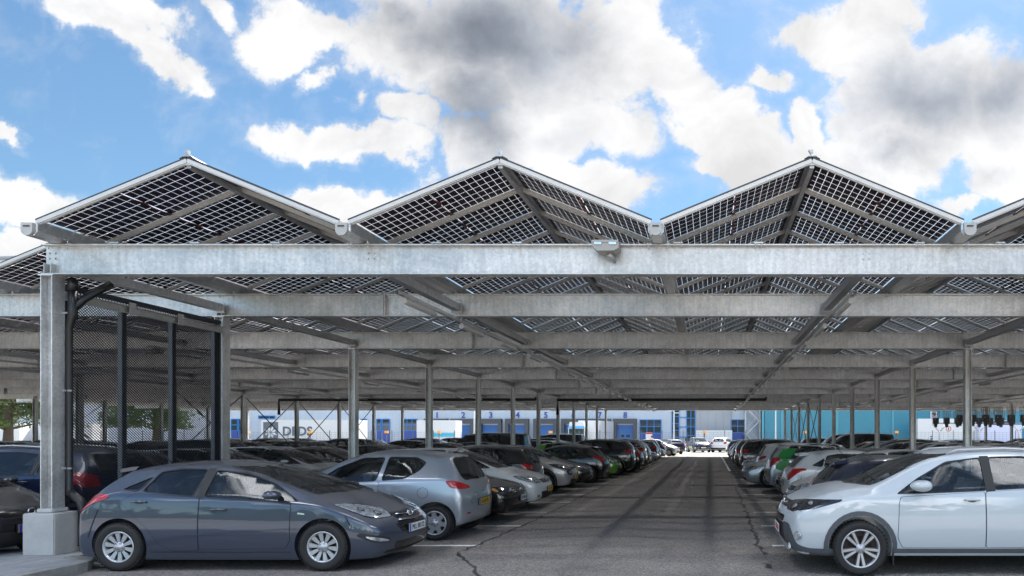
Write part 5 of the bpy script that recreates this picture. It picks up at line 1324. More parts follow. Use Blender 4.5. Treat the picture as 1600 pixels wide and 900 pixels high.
    for cx in (1455, 1560):
        a, zt = px(cx, 661, Y2); mb = MB(); w = 3.6; mb.box((a - xt0 - w / 2, -.3, 2), (.5, .6, 3.6), 1); mb.box((a - xt0 + w / 2, -.3, 2), (.5, .6, 3.6), 1); mb.box((a - xt0, -.3, 3.75), (w + .5, .602, .5), 1); mb.box((a - xt0, -.3, 4.06), (w + .7, .61, .12), 0); mb.build('dock_shelter', [M['white'], M['dock']], root)
        mb = MB(); mb.box((a - xt0, -.05, 2), (3, .08, 3.3)); mb.build('dock_door', [M['bluep']], root)
    a, z = px(1459, 648, Y2); mb = MB(); mb.box((a - xt0, -.07, z), (1.1, .06, 1.1)); o = mb.build('number_board', [M['white']], root); lettering(root, '9', 1.0, a - xt0, -.12, z, M['ink'], .02)
    mb = MB(); mb.box(((xt1 - xt0) / 2, -.25, .45), (xt1 - xt0, .3, .9)); mb.build('plinth', [M['white']], root)
    # trailers and lorry
    def trailer(x, y, L_, label, m, z0=1.1, h=2.9, d=2.5):
        r = empty('trailer', (x, y, 0)); tag(r, label, 'trailer', 'trailers parked by the warehouses')
        mb = MB(); mb.box((L_ / 2, d / 2, z0 + h / 2), (L_, d, h)); mb.build('box', [m], r)
        mb = MB(); mb.box((L_ / 2, d / 2, .95), (L_ - .4, 1.2, .3)); mb.box((L_ * .3, .1, .7), (3.2, .08, .7)); mb.build('chassis', [M['dock']], r)
        for k in range(3):
            for yy in (.25, d - .25): mb = MB(); mb.lathe([(.5, -.15), (.5, .15), (.25, .16), (0, .1)], 18, 0, 'Y', c=(L_ * .72 + k * 1.25, yy, .5)); mb.lathe([(0, -.16), (.26, -.16), (.5, -.15)], 18, 0, 'Y', c=(L_ * .72 + k * 1.25, yy, .5)); mb.build('wheel', [M['rubber']], r)
        return r
    a, _ = px(408, 0, 96); t = trailer(a, 96, 13.7, 'white trailer with a dark square emblem and the letters DFDS', M['white'])
    gm = mat('letter_grey', (.09, .11, .15), .5); lettering(t, 'DFDS', 1.75, 5.1, -.02, 2.35, gm, .05)
    mb = MB(); mb.box((1.35, -.01, 2.55), (2.1, .02, 2.3), 0)
    for q in range(8):
        an = q * math.pi / 4 + .4; c0 = Vector((1.35, -.025, 2.25)); dr = Vector((math.cos(an), 0, math.sin(an))); pe = Vector((-math.sin(an), 0, math.cos(an)))
        mb.add([c0 + dr * .10, c0 + dr * .55 + pe * .17, c0 + dr * (1.0 if q % 2 else .85), c0 + dr * .55 - pe * .17], [(0, 1, 2, 3)], 1)
    mb.build('emblem', [gm, M['white']], t)
    a, _ = px(651, 0, 98); t = trailer(a, 98, 5.6, 'white box trailer with a pale blue stripe near the dock numbered one', M['white']); mb = MB(); mb.box((3.7, -.012, 1.9), (3.4, .02, .55)); mb.build('stripe', [mat('stripe_blue', (.05, .42, .62), .5)], t)
    a, _ = px(1434, 0, 97); trailer(a, 97, 9.5, 'white trailer standing in front of the dock of the teal warehouse', M['white'], h=3.1)
    a, _ = px(1530, 0, 96); trailer(a, 96, 6.0, 'pale lilac trailer behind the bicycles at the right', mat('lilac', (.52, .55, .72), .5), z0=.9, h=2.4)
    a, _ = px(-60, 0, 92); trailer(a, 92, 7.8, 'white trailer with a red top edge left of the big tree trunk', M['white'], h=2.4)
    a, _ = px(42, 0, 94); trailer(a, 94, 9, 'white trailer right of the big tree trunk', M['white'], h=2.4)
    a, _ = px(903, 0, 99); r = empty('lorry', (a, 99, 0)); tag(r, 'white and blue lorry facing the car park with its semi-trailer in front of dock six', 'lorry')
    mb = MB(); mb.box((0, 0, 1.9), (2.4, 2.1, 2.2)); mb.prism([(-1.15, 3.0), (-1.0, 3.75), (1.0, 3.75), (1.15, 3.0)], -1.0, 1.0); mb.build('cab', [M['white']], r)
    mb = MB(); mb.box((0, -1.07, 2.35), (2.15, .06, .85)); mb.build('windscreen', [M['win']], r); mb = MB(); mb.box((0, -1.06, 2.98), (2.3, .07, .3)); mb.box((0, -1.07, 1.35), (2.2, .06, .8)); mb.build('blue_panel', [mat('lorry_blue', (.08, .38, .68), .4)], r)
    mb = MB(); mb.box((0, -1.05, .65), (2.4, .14, .5)); mb.build('bumper', [M['white']], r)
    for sx in (-.85, .85): mb = MB(); mb.box((sx, -1.13, .75), (.4, .04, .18)); mb.build('headlight', [M['bright']], r); mb = MB(); mb.box((sx * 1.55, -.9, 2.3), (.18, .15, .7)); mb.build('mirror', [M['black']], r)
    mb = MB(); mb.box((2.1, 4.6, 2.5), (2.6, 8, 3.0), rz=-.25); mb.build('semi_trailer', [M['white']], r)
    for sx in (-1.0, 1.0): mb = MB(); mb.lathe([(0, -.15), (.5, -.15), (.5, .15), (0, .15)], 18, 0, 'X', c=(sx, -.2, .5)); mb.build('wheel', [M['rubber']], r)
    # arched hall far left
    r = empty('arched_hall', (-119, 118, 0)); tag(r, 'large pale arched hall rising behind the solar roofs at the far left', 'hall')
    mb = MB(); pl = [(-45, 0), (-45, 18)] + [(45 * math.cos(math.pi - t * math.pi / 24), 18 + 14.6 * math.sin(t * math.pi / 24)) for t in range(1, 24)] + [(45, 18), (45, 0)]
    pl = [(x * .78, z) for x, z in pl]; mb.prism(pl, 0, 40); mb.build('wall', [mat('hall_white', (.66, .69, .76), .5)], r)
    for off in (0, -2.6):
        mb = MB(); mb.tube([(x, -.2, z + off) for x, z in pl[1:-1]], .35, 6); mb.build('roof_edge', [M['facade2']], r)
    # fence
    fx0, fx1, fy = -82, 58, 92.
    root = empty('mesh_fence', (fx0, fy, 0)); tag(root, 'dark wire mesh fence in front of the warehouses', 'fence')
    mb = MB()
    for k in range(9): mb.box(((fx1 - fx0) / 2, 0, .15 + k * .26), (fx1 - fx0, .018, .018))
    for k in range(int((fx1 - fx0) / .5)): mb.box((k * .5, .014, 1.2), (.012, .010, 2.2))
    mb.build('wire_panel', [M['wire']], root)
    for k in range(int((fx1 - fx0) / 2.8) + 1): mb = MB(); mb.box((k * 2.8, -.05, 1.25), (.08, .06, 2.5)); mb.build('fence_post', [M['wire']], root)
    root = empty('guard_rail', (-14, 84, 0)); tag(root, 'galvanised guard rail behind the grass strip at the end of the aisle', 'guard rail')
    mb = MB(); mb.prism([(0, .45), (-.05, .5), (-.05, .56), (0, .6), (-.05, .64), (-.05, .70), (0, .75), (.01, .75), (.01, .45)], 0, 11.5, 0, 'YZ'); mb.build('rail', [M['galvf']], root)
    for k in range(5): mb = MB(); mb.box((.8 + k * 2.4, .06, .35), (.1, .06, .7)); mb.build('post', [M['galvf']], root)
    # poles, lamps, signs
    i = 0
    for xx, h, lab in ((1212, 8.5, 'tall white lamp post in front of the teal warehouse, left one'), (1332, 8.5, 'tall white lamp post in front of the teal warehouse, right one'), (1053, 6.0, 'white double-headed lamp post before the glazed stairwell'), (741, 7.0, 'white pole between docks two and three')):
        a, _ = px(xx, 0, 93.5); r = empty('lamp_post', (a, 93.5, 0)); tag(r, lab, 'lamp post', 'lamp posts by the fence'); mb = MB(); mb.tube([(0, 0, 0), (0, 0, h)], [.11, .07], 10); mb.build('pole', [M['white']], r)
        mb = MB(); mb.box((-.5, 0, h - .05 if h > 6.5 else 5.2), (.9, .25, .10)); mb.box((.4, 0, h + .05 if h > 6.5 else 4.9), (.6, .25, .10)); mb.build('lamp_head', [M['white']], r)
    for xx, lab in ((1101, 'left of the low white wall'), (1258, 'in front of the teal warehouse, left one'), (1401, 'in front of the teal warehouse, right one'), (686, 'near the dock numbered one'), (604, 'near the blue entrance doors'), (485, 'in front of the lettered trailer'), (860, 'near the dock numbered five'), (388, 'at the far left')):
        a, _ = px(xx, 0, 90); r = empty('beacon_post', (a, 90, 0)); tag(r, 'short dark post with an orange head ' + lab, 'post', 'orange-headed posts along the fence')
        mb = MB(); mb.tube([(0, 0, 0), (0, 0, 2.1)], .06, 8); mb.build('pole', [M['dock']], r); mb = MB(); mb.box((0, 0, 2.25), (.42, .3, .30)); mb.build('head', [M['orange']], r)
    a, z = px(1482, 670, 90); r = empty('warning_sign', (a, 90, 0)); tag(r, 'round white sign with red ring and black figure on a post by the fence', 'sign')
    mb = MB(); mb.tube([(0, .03, 0), (0, .03, z + .3)], .04, 8); mb.build('post', [M['galvf']], r); mb = MB(); mb.lathe([(0, 0), (.36, 0), (.36, .02), (0, .02)], 28, 0, 'Y', c=(0, -.02, z)); mb.lathe([(.36, -.012), (.36, .0), (.28, .0), (.28, -.012)], 28, 1, 'Y', c=(0, -.02, z), closed=True)
    mb.box((0, -.035, z - .04), (.13, .01, .26), 2); mb.lathe([(0, 0), (.06, 0)], 12, 2, 'Y', c=(0, -.04, z + .15)); mb.build('plate', [M['white'], M['inkr'], M['ink']], r)
    a, z = px(1014, 679, 79); r = empty('info_board', (a, 79, 0)); tag(r, 'small red topped information board on two posts beside the pedestrian', 'sign')
    mb = MB(); mb.box((0, 0, 1.75), (.75, .05, .8), 0); mb.box((0, -.03, 2.05), (.75, .02, .16), 1); mb.box((-.3, 0, .7), (.05, .05, 1.4), 2); mb.box((.3, 0, .7), (.05, .05, 1.4), 2); mb.build('board', [M['white'], M['inkr'], M['galvf']], r)
    a, _ = px(1073, 0, 76); r = empty('charging_post', (a, 76, 0)); tag(r, 'dark post with small boxes in front of the guard rail', 'post'); mb = MB(); mb.box((0, 0, .8), (.12, .12, 1.6)); mb.box((-.12, 0, 1.35), (.18, .2, .35)); mb.box((.12, 0, 1.2), (.16, .2, .3)); mb.build('pole', [M['dock']], r)

def tree(x, y, h, r0, lab, seed, low=2.6):
    rnd = random.Random(seed); root = empty('deciduous_tree', (x, y, 0)); tag(root, lab, 'tree', 'trees at the far left')
    mb = MB(); mb.tube([(0, 0, 0), (.1, 0, h * .2), (-.05, .1, h * .45), (.1, 0, h * .8)], [.48, .38, .28, .08], 12)
    tips = []
    for k in range(22):
        a = rnd.uniform(0, 6.28); z0 = rnd.uniform(.18, .65) * h; L_ = rnd.uniform(.5, 1) * r0 * (1 - .3 * z0 / h); dz = rnd.uniform(-.05, .35) * L_
        p = [(0, 0, z0), (math.cos(a) * L_ * .5, math.sin(a) * L_ * .5, z0 + dz * .7 + .3), (math.cos(a) * L_, math.sin(a) * L_, z0 + dz)]
        mb.tube(p, [.13, .08, .03], 6); tips += [Vector(p[1]), Vector(p[2]), (Vector(p[1]) + Vector(p[2])) / 2]
    mb.build('trunk', [M['bark']], root)
    lf = MB()
    cl = [t + Vector((rnd.gauss(0, .6), rnd.gauss(0, .6), rnd.gauss(0, .4))) for t in tips for _ in range(3)]
    for c in cl:
        R_ = rnd.uniform(.7, 1.25); m = 0 if rnd.random() < .6 else 1
        for _ in range(85):
            d = Vector((rnd.gauss(0, 1), rnd.gauss(0, 1), rnd.gauss(0, .8))).normalized() * R_ * rnd.random() ** .5
            p = c + d
            if p.z < low: continue
            u = Vector((rnd.gauss(0, 1), rnd.gauss(0, 1), rnd.gauss(0, 1))).normalized(); v = u.orthogonal().normalized(); s_ = rnd.uniform(.08, .16)
            lf.add([p - u * s_, p + v * s_ * .55, p + u * s_, p - v * s_ * .55], [(0, 1, 2, 3)], m)
    lf.build('crown', [M['leaf'], M['leaf2']], root, recalc=False)

def person(x, y, rz, top, legs, lab, arm=0):
    root = empty('person', (x, y, 0), rz); tag(root, lab, 'person')
    J = dict(p=(0, 0, .98), w=(0, 0, 1.15), c=(0, -.01, 1.38), n=(0, -.01, 1.52), h=(0, -.03, 1.60), t=(0, -.02, 1.74),
             ls=(-.19, 0, 1.42), le=(-.25, .02, 1.14), lh=(-.24, -.10, .90), rs=(.19, 0, 1.42), re=(.25, .02, 1.14), rh=(.24, -.10, .90),
             lp=(-.10, 0, .92), lk=(-.11, -.05, .50), la=(-.11, .06, .08), lt=(-.11, -.10, .04), rp=(.10, 0, .92), rk=(.11, .03, .50), ra=(.11, .16, .08), rt=(.11, .0, .04))
    E = [('p', 'w'), ('w', 'c'), ('c', 'n'), ('n', 'h'), ('h', 't'), ('c', 'ls'), ('ls', 'le'), ('le', 'lh'), ('c', 'rs'), ('rs', 're'), ('re', 'rh'), ('p', 'lp'), ('lp', 'lk'), ('lk', 'la'), ('la', 'lt'), ('p', 'rp'), ('rp', 'rk'), ('rk', 'ra'), ('ra', 'rt')]
    Rr = dict(p=.14, w=.13, c=.14, n=.055, h=.085, t=.075, ls=.065, le=.048, lh=.04, rs=.065, re=.048, rh=.04, lp=.09, lk=.062, la=.045, lt=.04, rp=.09, rk=.062, ra=.045, rt=.04)
    ks = list(J); me = bpy.data.meshes.new('person_body'); me.from_pydata([J[k] for k in ks], [(ks.index(a), ks.index(b)) for a, b in E], [])
    def fn(o):
        o.modifiers.new('k', 'SKIN'); 
        for i, k in enumerate(ks): me.skin_vertices[0].data[i].radius = (Rr[k], Rr[k] * .85)
        me.skin_vertices[0].data[0].use_root = True
        o.modifiers.new('s', 'SUBSURF').levels = 2
    bm = bmesh.new(); bm.from_mesh(me); bm.verts.layers.skin.verify(); bm.to_mesh(me); bm.free()
    b = apply_mods(me, [fn])
    for p in b.polygons:
        p.use_smooth = True; c = p.center
        p.material_index = 0 if (c.z > 1.50 or (abs(c.x) > .18 and c.z < 1.0)) else (1 if c.z > .96 else (3 if c.z < .09 else 2))
    for m in (mat('skin', (.50, .28, .19), .6), top, legs, M['black']): b.materials.append(m)
    link('body', b, root)
    hb = MB(); hb.lathe([(.0, 1.79), (.06, 1.78), (.095, 1.72), (.10, 1.66), (.085, 1.62)], 14, 0, 'Z', c=(0, .005, 0)); hb.build('hair', [mat('hair', (.05, .03, .02), .8)], root)

def bicycle(x, y, rz, lab, m):
    r = empty('bicycle', (x, y, 0), rz); tag(r, lab, 'bicycle', 'bicycles standing in the rack at the right')
    for sx in (-.53, .53):
        mb = MB(); c = Vector((sx, 0, .34)); mb.tube([c + Vector((.33 * math.cos(t), 0, .33 * math.sin(t))) for t in [i * math.pi / 14 for i in range(29)]], .022, 6, 0)
        for k in range(8): t = k * math.pi / 4; mb.tube([c, c + Vector((.32 * math.cos(t), 0, .32 * math.sin(t)))], .004, 4, 1)
        mb.build('wheel', [M['rubber'], M['chrome']], r)
    mb = MB()
    for a, b in (((-.53, .34), (-.12, .28)), ((-.12, .28), (.36, .80)), ((-.12, .28), (-.24, .86)), ((-.53, .34), (-.22, .78)), ((-.20, .74), (.36, .80)), ((.53, .34), (.36, .88)), ((.36, .88), (.33, 1.02))): mb.tube([(a[0], 0, a[1]), (b[0], 0, b[1])], .02, 6)
    mb.build('frame', [m], r)
    mb = MB(); mb.tube([(.26, -.28, 1.05), (.36, -.1, 1.05), (.36, .1, 1.05), (.26, .28, 1.05)], .015, 6); mb.build('handlebar', [M['black']], r)
    mb = MB(); mb.box((-.25, 0, .92), (.26, .14, .06)); mb.build('saddle', [M['black']], r)
    mb = MB(); mb.box((-.5, 0, .74), (.36, .14, .02)); mb.build('carrier', [M['black']], r)

def right_corner():
    # bicycle shelter and hanging boxes under the rear right beams
    for row, (y, n) in enumerate(((50, 9), (58, 8))):
        for k in range(n):
            x, _ = px(1500 + k * 20 if row == 0 else 1462 + k * 17, 0, y)
            r = empty('hanging_unit', (x, y, 3.98)); tag(r, '%s dark box below a pale grid, %s from left in the %s hanging row' % (['square', 'small'][row], ['first', 'second', 'third', 'fourth', 'fifth', 'sixth', 'seventh', 'eighth', 'ninth'][k], ['nearer', 'farther'][row]), 'hanging box', 'dark boxes hanging under the rear right beams')
            mb = MB()
            for q in range(5): mb.box((-.30 + q * .15, 0, -.38), (.05, .03, .55))
            for q in range(3): mb.box((0, 0, -.13 - q * .25), (.62, .03, .05))
            mb.build('grid', [M['cap']], r); mb = MB(); mb.box((0, 0, -.95), (.46, .28, .52), 0); mb.box((-.1, -.15, -.85), (.05, .02, .05), 1); mb.prism([(-.14, -1.21), (-.08, -1.5), (.08, -1.5), (.14, -1.21)], -.1, .1); mb.build('box', [M['dock'], M['white']], r)
    for k, xx in enumerate((1468, 1530, 1592)):
        x, _ = px(xx, 0, 64.5); r = empty('rack_post', (x, 64.5, 0)); tag(r, 'grey Y-shaped shelter post over the bicycles, %s from the left' % ['first', 'second', 'third'][k], 'post', 'Y-shaped posts of the bicycle shelter')
        mb = MB(); mb.tube([(0, 0, 0), (0, 0, 2.2)], .10, 10); mb.tube([(0, 0, 2.1), (-.7, 0, 2.9)], .06, 8); mb.tube([(0, 0, 2.1), (.7, 0, 2.9)], .06, 8); mb.build('post', [M['galvf']], r)
    x, _ = px(1462, 0, 64.5); r = empty('shelter_rail', (x, 64.5, 2.9)); tag(r, 'long dark rail carried by the Y-shaped shelter posts', 'rail'); mb = MB(); mb.box((5.0, 0, .05), (10.5, .12, .10)); mb.build('rail', [M['post']], r)
    cs = [mat('bike_a', (.45, .46, .48), .3, .5), mat('bike_b', (.05, .05, .06), .4), mat('bike_c', (.35, .05, .05), .4), mat('bike_d', (.05, .10, .3), .4)]
    nm = ['silver', 'black', 'red', 'blue']
    for k in range(14):
        x, _ = px(1496 + k * 9, 0, 64); bicycle(x, 64 + .3 * (k % 2), R(70 + 7 * (k % 5)), '%s bicycle, %s from the left in the row behind the parked cars' % (nm[k % 4], ['first', 'second', 'third', 'fourth', 'fifth', 'sixth', 'seventh', 'eighth', 'ninth', 'tenth', 'eleventh', 'twelfth', 'thirteenth', 'fourteenth'][k]), cs[k % 4])

# ---------------------------------------------------------------- sky
def world():
    w = bpy.data.worlds.new('World'); sc.world = w; w.use_nodes = True; N = w.node_tree.nodes; L = w.node_tree.links; bg = N['Background']
    st = N.new('ShaderNodeTexSky'); st.sky_type = 'NISHITA'; st.sun_disc = False; st.sun_elevation = SUN_EL; st.sun_rotation = SUN_AZ; st.air_density = 1.2; st.dust_density = .6; st.ozone_density = 2.2
    tc = N.new('ShaderNodeTexCoord'); sx = N.new('ShaderNodeSeparateXYZ'); L.new(tc.outputs['Generated'], sx.inputs[0])
    def M2(op, a, c=0., d=None, cl=False):
        x = N.new('ShaderNodeMath'); x.operation = op; x.use_clamp = cl
        for i, q in enumerate((a, c) if d is None else (a, c, d)):
            if isinstance(q, (int, float)): x.inputs[i].default_value = q
            else: L.new(q, x.inputs[i])
        return x.outputs[0]
    X, Yv, Z = sx.outputs
    ay = M2('MAXIMUM', M2('ABSOLUTE', Yv), .05)
    u = M2('DIVIDE', X, ay); v = M2('DIVIDE', Z, ay)
    cb = N.new('ShaderNodeCombineXYZ'); L.new(u, cb.inputs[0]); L.new(v, cb.inputs[1]); uv = cb.outputs[0]
    def noise(src, scale, det, ro, off=0., dist=0.):
        mp = N.new('ShaderNodeMapping'); mp.inputs['Location'].default_value = (off, off * .7, off * .3); L.new(src, mp.inputs[0])
        n = N.new('ShaderNodeTexNoise'); n.inputs['Scale'].default_value = scale; n.inputs['Detail'].default_value = det; n.inputs['Roughness'].default_value = ro; n.inputs['Distortion'].default_value = dist; L.new(mp.outputs[0], n.inputs['Vector']); return n
    wn = noise(uv, 7, 6, .6)
    vm = N.new('ShaderNodeVectorMath'); vm.operation = 'SUBTRACT'; L.new(wn.outputs['Color'], vm.inputs[0]); vm.inputs[1].default_value = (.5, .5, .5)
    vs = N.new('ShaderNodeVectorMath'); vs.operation = 'SCALE'; L.new(vm.outputs[0], vs.inputs[0]); vs.inputs['Scale'].default_value = .16
    va = N.new('ShaderNodeVectorMath'); va.operation = 'ADD'; L.new(uv, va.inputs[0]); L.new(vs.outputs[0], va.inputs[1]); wuv = va.outputs[0]
    def blobs(lst):
        acc = None
        for (cx, cy, rx, ry, rot, wgt) in lst:
            mp = N.new('ShaderNodeMapping'); mp.vector_type = 'TEXTURE'; mp.inputs['Location'].default_value = ((cx - 1109) / 1067, (681 - cy) / 1067, 0); mp.inputs['Rotation'].default_value = (0, 0, R(rot)); mp.inputs['Scale'].default_value = (rx / 1067, ry / 1067, 1)
            L.new(wuv, mp.inputs[0]); g = N.new('ShaderNodeTexGradient'); g.gradient_type = 'SPHERICAL'; L.new(mp.outputs[0], g.inputs[0])
            q = M2('MULTIPLY', g.outputs['Fac'], wgt); acc = q if acc is None else M2('MAXIMUM', acc, q)
        return acc
    dens = blobs(CLOUDS); dark = blobs(DARKS)
    fb = noise(uv, 11, 13, .60, 3.1, .25).outputs['Fac']; fb2 = noise(uv, 4.5, 8, .55, 8.4).outputs['Fac']
    a = M2('ADD', dens, M2('MULTIPLY', M2('SUBTRACT', fb, .5), 1.25)); 
    def sstep(s_, lo, hi):
        r = N.new('ShaderNodeMapRange'); r.interpolation_type = 'SMOOTHSTEP'; r.inputs['From Min'].default_value = lo; r.inputs['From Max'].default_value = hi; L.new(s_, r.inputs['Value']); return r.outputs[0]
    al = M2('MAXIMUM', sstep(a, .16, .44), M2('MULTIPLY', sstep(a, -.02, .34), .22))
    # the rest of the sky, away from the view: broken cloud
    gen = sstep(noise(tc.outputs['Generated'], 2.6, 9, .6, 1.7).outputs['Fac'], .52, .62)
    outm = M2('MAXIMUM', M2('MAXIMUM', sstep(v, .78, .95), sstep(M2('ABSOLUTE', M2('ADD', u, .3)), 1.0, 1.25)), sstep(Yv, 0., -.1))
    al = M2('ADD', M2('MULTIPLY', al, M2('SUBTRACT', 1, outm)), M2('MULTIPLY', M2('MAXIMUM', gen, 0), outm))
    # light haze over the blue
    dk = M2('MULTIPLY', sstep(M2('ADD', dark, M2('MULTIPLY', M2('SUBTRACT', fb2, .5), .85)), .0, 1.12), M2('SUBTRACT', 1, outm))
    wht = N.new('ShaderNodeMapRange'); wht.inputs['From Min'].default_value = .3; wht.inputs['From Max'].default_value = .7; wht.inputs['To Min'].default_value = CW * .74; wht.inputs['To Max'].default_value = CW * 1.08
    L.new(noise(uv, 7, 10, .6, 5.7, .4).outputs['Fac'], wht.inputs['Value'])
    beh = M2('MULTIPLY', wht.outputs[0], M2('ADD', M2('ADD', 1, M2('MULTIPLY', sstep(Yv, .1, -.3), CBACK - 1)), M2('MULTIPLY', sstep(Z, .60, .8), 6.0)))  # unseen cloud behind the viewpoint and overhead brightened as added fill light
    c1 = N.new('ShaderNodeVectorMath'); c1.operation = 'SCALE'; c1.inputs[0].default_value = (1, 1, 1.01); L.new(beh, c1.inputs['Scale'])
    gm = N.new('ShaderNodeMix'); gm.data_type = 'RGBA'; L.new(dk, gm.inputs['Factor']); L.new(c1.outputs[0], gm.inputs['A']); 
    gn = N.new('ShaderNodeMapRange'); gn.inputs['From Min'].default_value = .32; gn.inputs['From Max'].default_value = .68; gn.inputs['To Min'].default_value = CG * .55; gn.inputs['To Max'].default_value = CG * 1.5; L.new(noise(uv, 3.2, 7, .55, 2.2, .4).outputs['Fac'], gn.inputs['Value'])
    gc = N.new('ShaderNodeVectorMath'); gc.operation = 'SCALE'; gc.inputs[0].default_value = (.84, .95, 1.14); L.new(gn.outputs[0], gc.inputs['Scale']); L.new(gc.outputs[0], gm.inputs['B'])
    hz = N.new('ShaderNodeMix'); hz.data_type = 'RGBA'; hz.inputs['Factor'].default_value = .05; L.new(st.outputs[0], hz.inputs['A']); hz.inputs['B'].default_value = (CW, CW, CW, 1)
    sm = N.new('ShaderNodeVectorMath'); sm.operation = 'MULTIPLY'; L.new(hz.outputs['Result'], sm.inputs[0]); sm.inputs[1].default_value = SKYMUL; sm2 = N.new('ShaderNodeVectorMath'); sm2.operation = 'SCALE'; L.new(sm.outputs[0], sm2.inputs[0]); L.new(M2('ADD', 1, M2('MULTIPLY', sstep(Yv, .1, -.3), .9)), sm2.inputs['Scale'])  # unseen blue behind the viewpoint is raised too, part of the added fill
    fm = N.new('ShaderNodeMix'); fm.data_type = 'RGBA'; L.new(al, fm.inputs['Factor']); L.new(sm2.outputs[0], fm.inputs['A']); L.new(gm.outputs['Result'], fm.inputs['B'])
    # dark band of far trees added to the unseen horizon behind, for car reflections
    tn = noise(tc.outputs['Generated'], 16, 6, .6, 4.2).outputs['Fac']
    hgt = M2('ADD', .035, M2('MULTIPLY', sstep(tn, .35, .7), .10)); tm = M2('MULTIPLY', M2('LESS_THAN', Z, hgt), sstep(Yv, -.05, -.12))
    ft = N.new('ShaderNodeMix'); ft.data_type = 'RGBA'; L.new(tm, ft.inputs['Factor']); L.new(fm.outputs['Result'], ft.inputs['A']); ft.inputs['B'].default_value = (.55, .75, .42, 1)
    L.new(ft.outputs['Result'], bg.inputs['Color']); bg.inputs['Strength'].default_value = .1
    w.cycles.sampling_method = 'MANUAL'; w.cycles.sample_map_resolution = 512
SUN_EL = R(53.5); SUN_AZ = R(20)
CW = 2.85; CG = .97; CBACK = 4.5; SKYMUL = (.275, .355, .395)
CLOUDS = [(150, 0, 240, 60, -15, .85), (230, 60, 150, 50, -35, .85), (300, 110, 60, 30, -40, .6), (345, 15, 60, 30, -40, .55), (450, 45, 110, 85, 10, .95), (500, 95, 40, 40, 10, .7), (560, 150, 26, 50, 0, .6), (760, 70, 300, 150, -8, 1.25), (735, 210, 90, 80, 0, 1.), (960, 60, 110, 170, 0, 1.1),
          (640, 175, 90, 50, -25, .9), (560, 225, 230, 45, -8, .9), (860, 190, 230, 90, 0, 1.1), (1040, 110, 130, 75, -35, 1.0), (1120, 190, 150, 60, -15, .95), (880, 290, 280, 70, 0, 1.05), (1150, 245, 150, 50, 0, .95), (1262, 210, 55, 75, 0, .95), (1230, 262, 150, 55, 0, .95),
          (560, 320, 220, 45, 0, .95), (20, 320, 180, 55, -15, .9), (30, 395, 110, 50, -15, .9), (10, 226, 60, 26, -20, .7), (1310, 55, 150, 75, 0, 1.05), (1195, 140, 55, 26, 0, .6), (1470, 150, 230, 140, 0, 1.25), (1570, 190, 170, 160, 0, 1.2), (1380, 10, 120, 50, 10, .9),
          (1380, 250, 170, 90, 0, 1.1), (1580, 300, 130, 60, 0, .95), (1500, 330, 90, 30, 0, .8)]
DARKS = [(770, 50, 270, 130, -12, 1.15), (745, 165, 120, 120, 0, 1.0), (620, 20, 120, 60, 0, .8), (890, 60, 120, 100, 0, .8), (1440, 150, 180, 120, 0, 1.), (1560, 140, 150, 110, 0, .9), (1400, 235, 150, 70, 0, .75), (1550, 280, 120, 60, 0, .55), (150, 10, 200, 50, -20, .45), (860, 200, 150, 50, 0, .35), (560, 235, 120, 25, 0, .3), (1010, 130, 90, 50, 0, .25)]
SUN_E = 5.0; EXPO = 1.88
# ---------------------------------------------------------------- placing the cars
ORD = ['first', 'second', 'third', 'fourth', 'fifth', 'sixth', 'seventh', 'eighth', 'ninth', 'tenth', 'eleventh', 'twelfth', 'thirteenth', 'fourteenth', 'fifteenth', 'sixteenth', 'seventeenth', 'eighteenth', 'nineteenth', 'twentieth', 'twenty-first', 'twenty-second']
KN = dict(hatch5='five-door hatchback', hatch3='three-door hatchback', suv='off-road car', sedan='saloon', estate='estate car', crossover='crossover', small='small hatchback', van='passenger van')
CN = dict(slate='slate grey', silver='silver', white='white', pearl='pearl white', black='black', navy='navy blue', grey='dark grey', lightgrey='light grey', green='bright green', blue='blue', red='red', beige='beige', brown='dark brown')
used = set()
def repaint(root, col, key):
    px_ = CARS[key]['px']
    def walk(o):
        for sl in getattr(o, 'material_slots', []):
            if sl.link == 'OBJECT': sl.material = P[col]
        for c in children_fast(o): walk(c)
    walk(root)
def children_fast(o): return CH.get(o.name, [])
CH = {}
def copy_car(src):
    c = src.copy(); COL.objects.link(c)
    if src.name not in KIDS: KIDS[src.name] = children(src)
    CH[c.name] = []
    for ch in KIDS[src.name]:
        d = copy_car(ch); d.parent = c; CH[c.name].append(d)
    return c
def place(key, col, nosex, y, facing, label, group=None, full=True, rot=0.):
    """nosex: x of the bumper that faces the aisle; facing: +1 nose to +x, -1 nose to -x"""
    s = CARS[key]['s']
    if full:
        if key not in used: used.add(key); o = CARS[key]['root']; CH_fill(o)
        else: o = copy_car(CARS[key]['proto'])
        if key not in CARS[key].get('rp', ()): repaint(o, col, key)
    else:
        if key not in SIMPLE: SIMPLE[key] = join_simple(CARS[key], 'parked_car' if key != 'van' else 'parked_van'); o = SIMPLE[key]
        else: o = SIMPLE[key].copy(); COL.objects.link(o)
        o.material_slots[0].material = P[col]
    o.location = (nosex, y, 0); o.rotation_euler = (0, 0, (0 if facing > 0 else math.pi) + rot)
    tag(o, label, 'car' if key != 'van' else 'van', group)
    return o
def CH_fill(o):
    CH[o.name] = children(o)
    for c in CH[o.name]: CH_fill(c)
def front_at(key, x, facing):   # centre x when the nose is at x
    s = CARS[key]['s']; return x - facing * s['nose']
def rear_at(key, x, facing): s = CARS[key]['s']; return x - facing * s['rear']

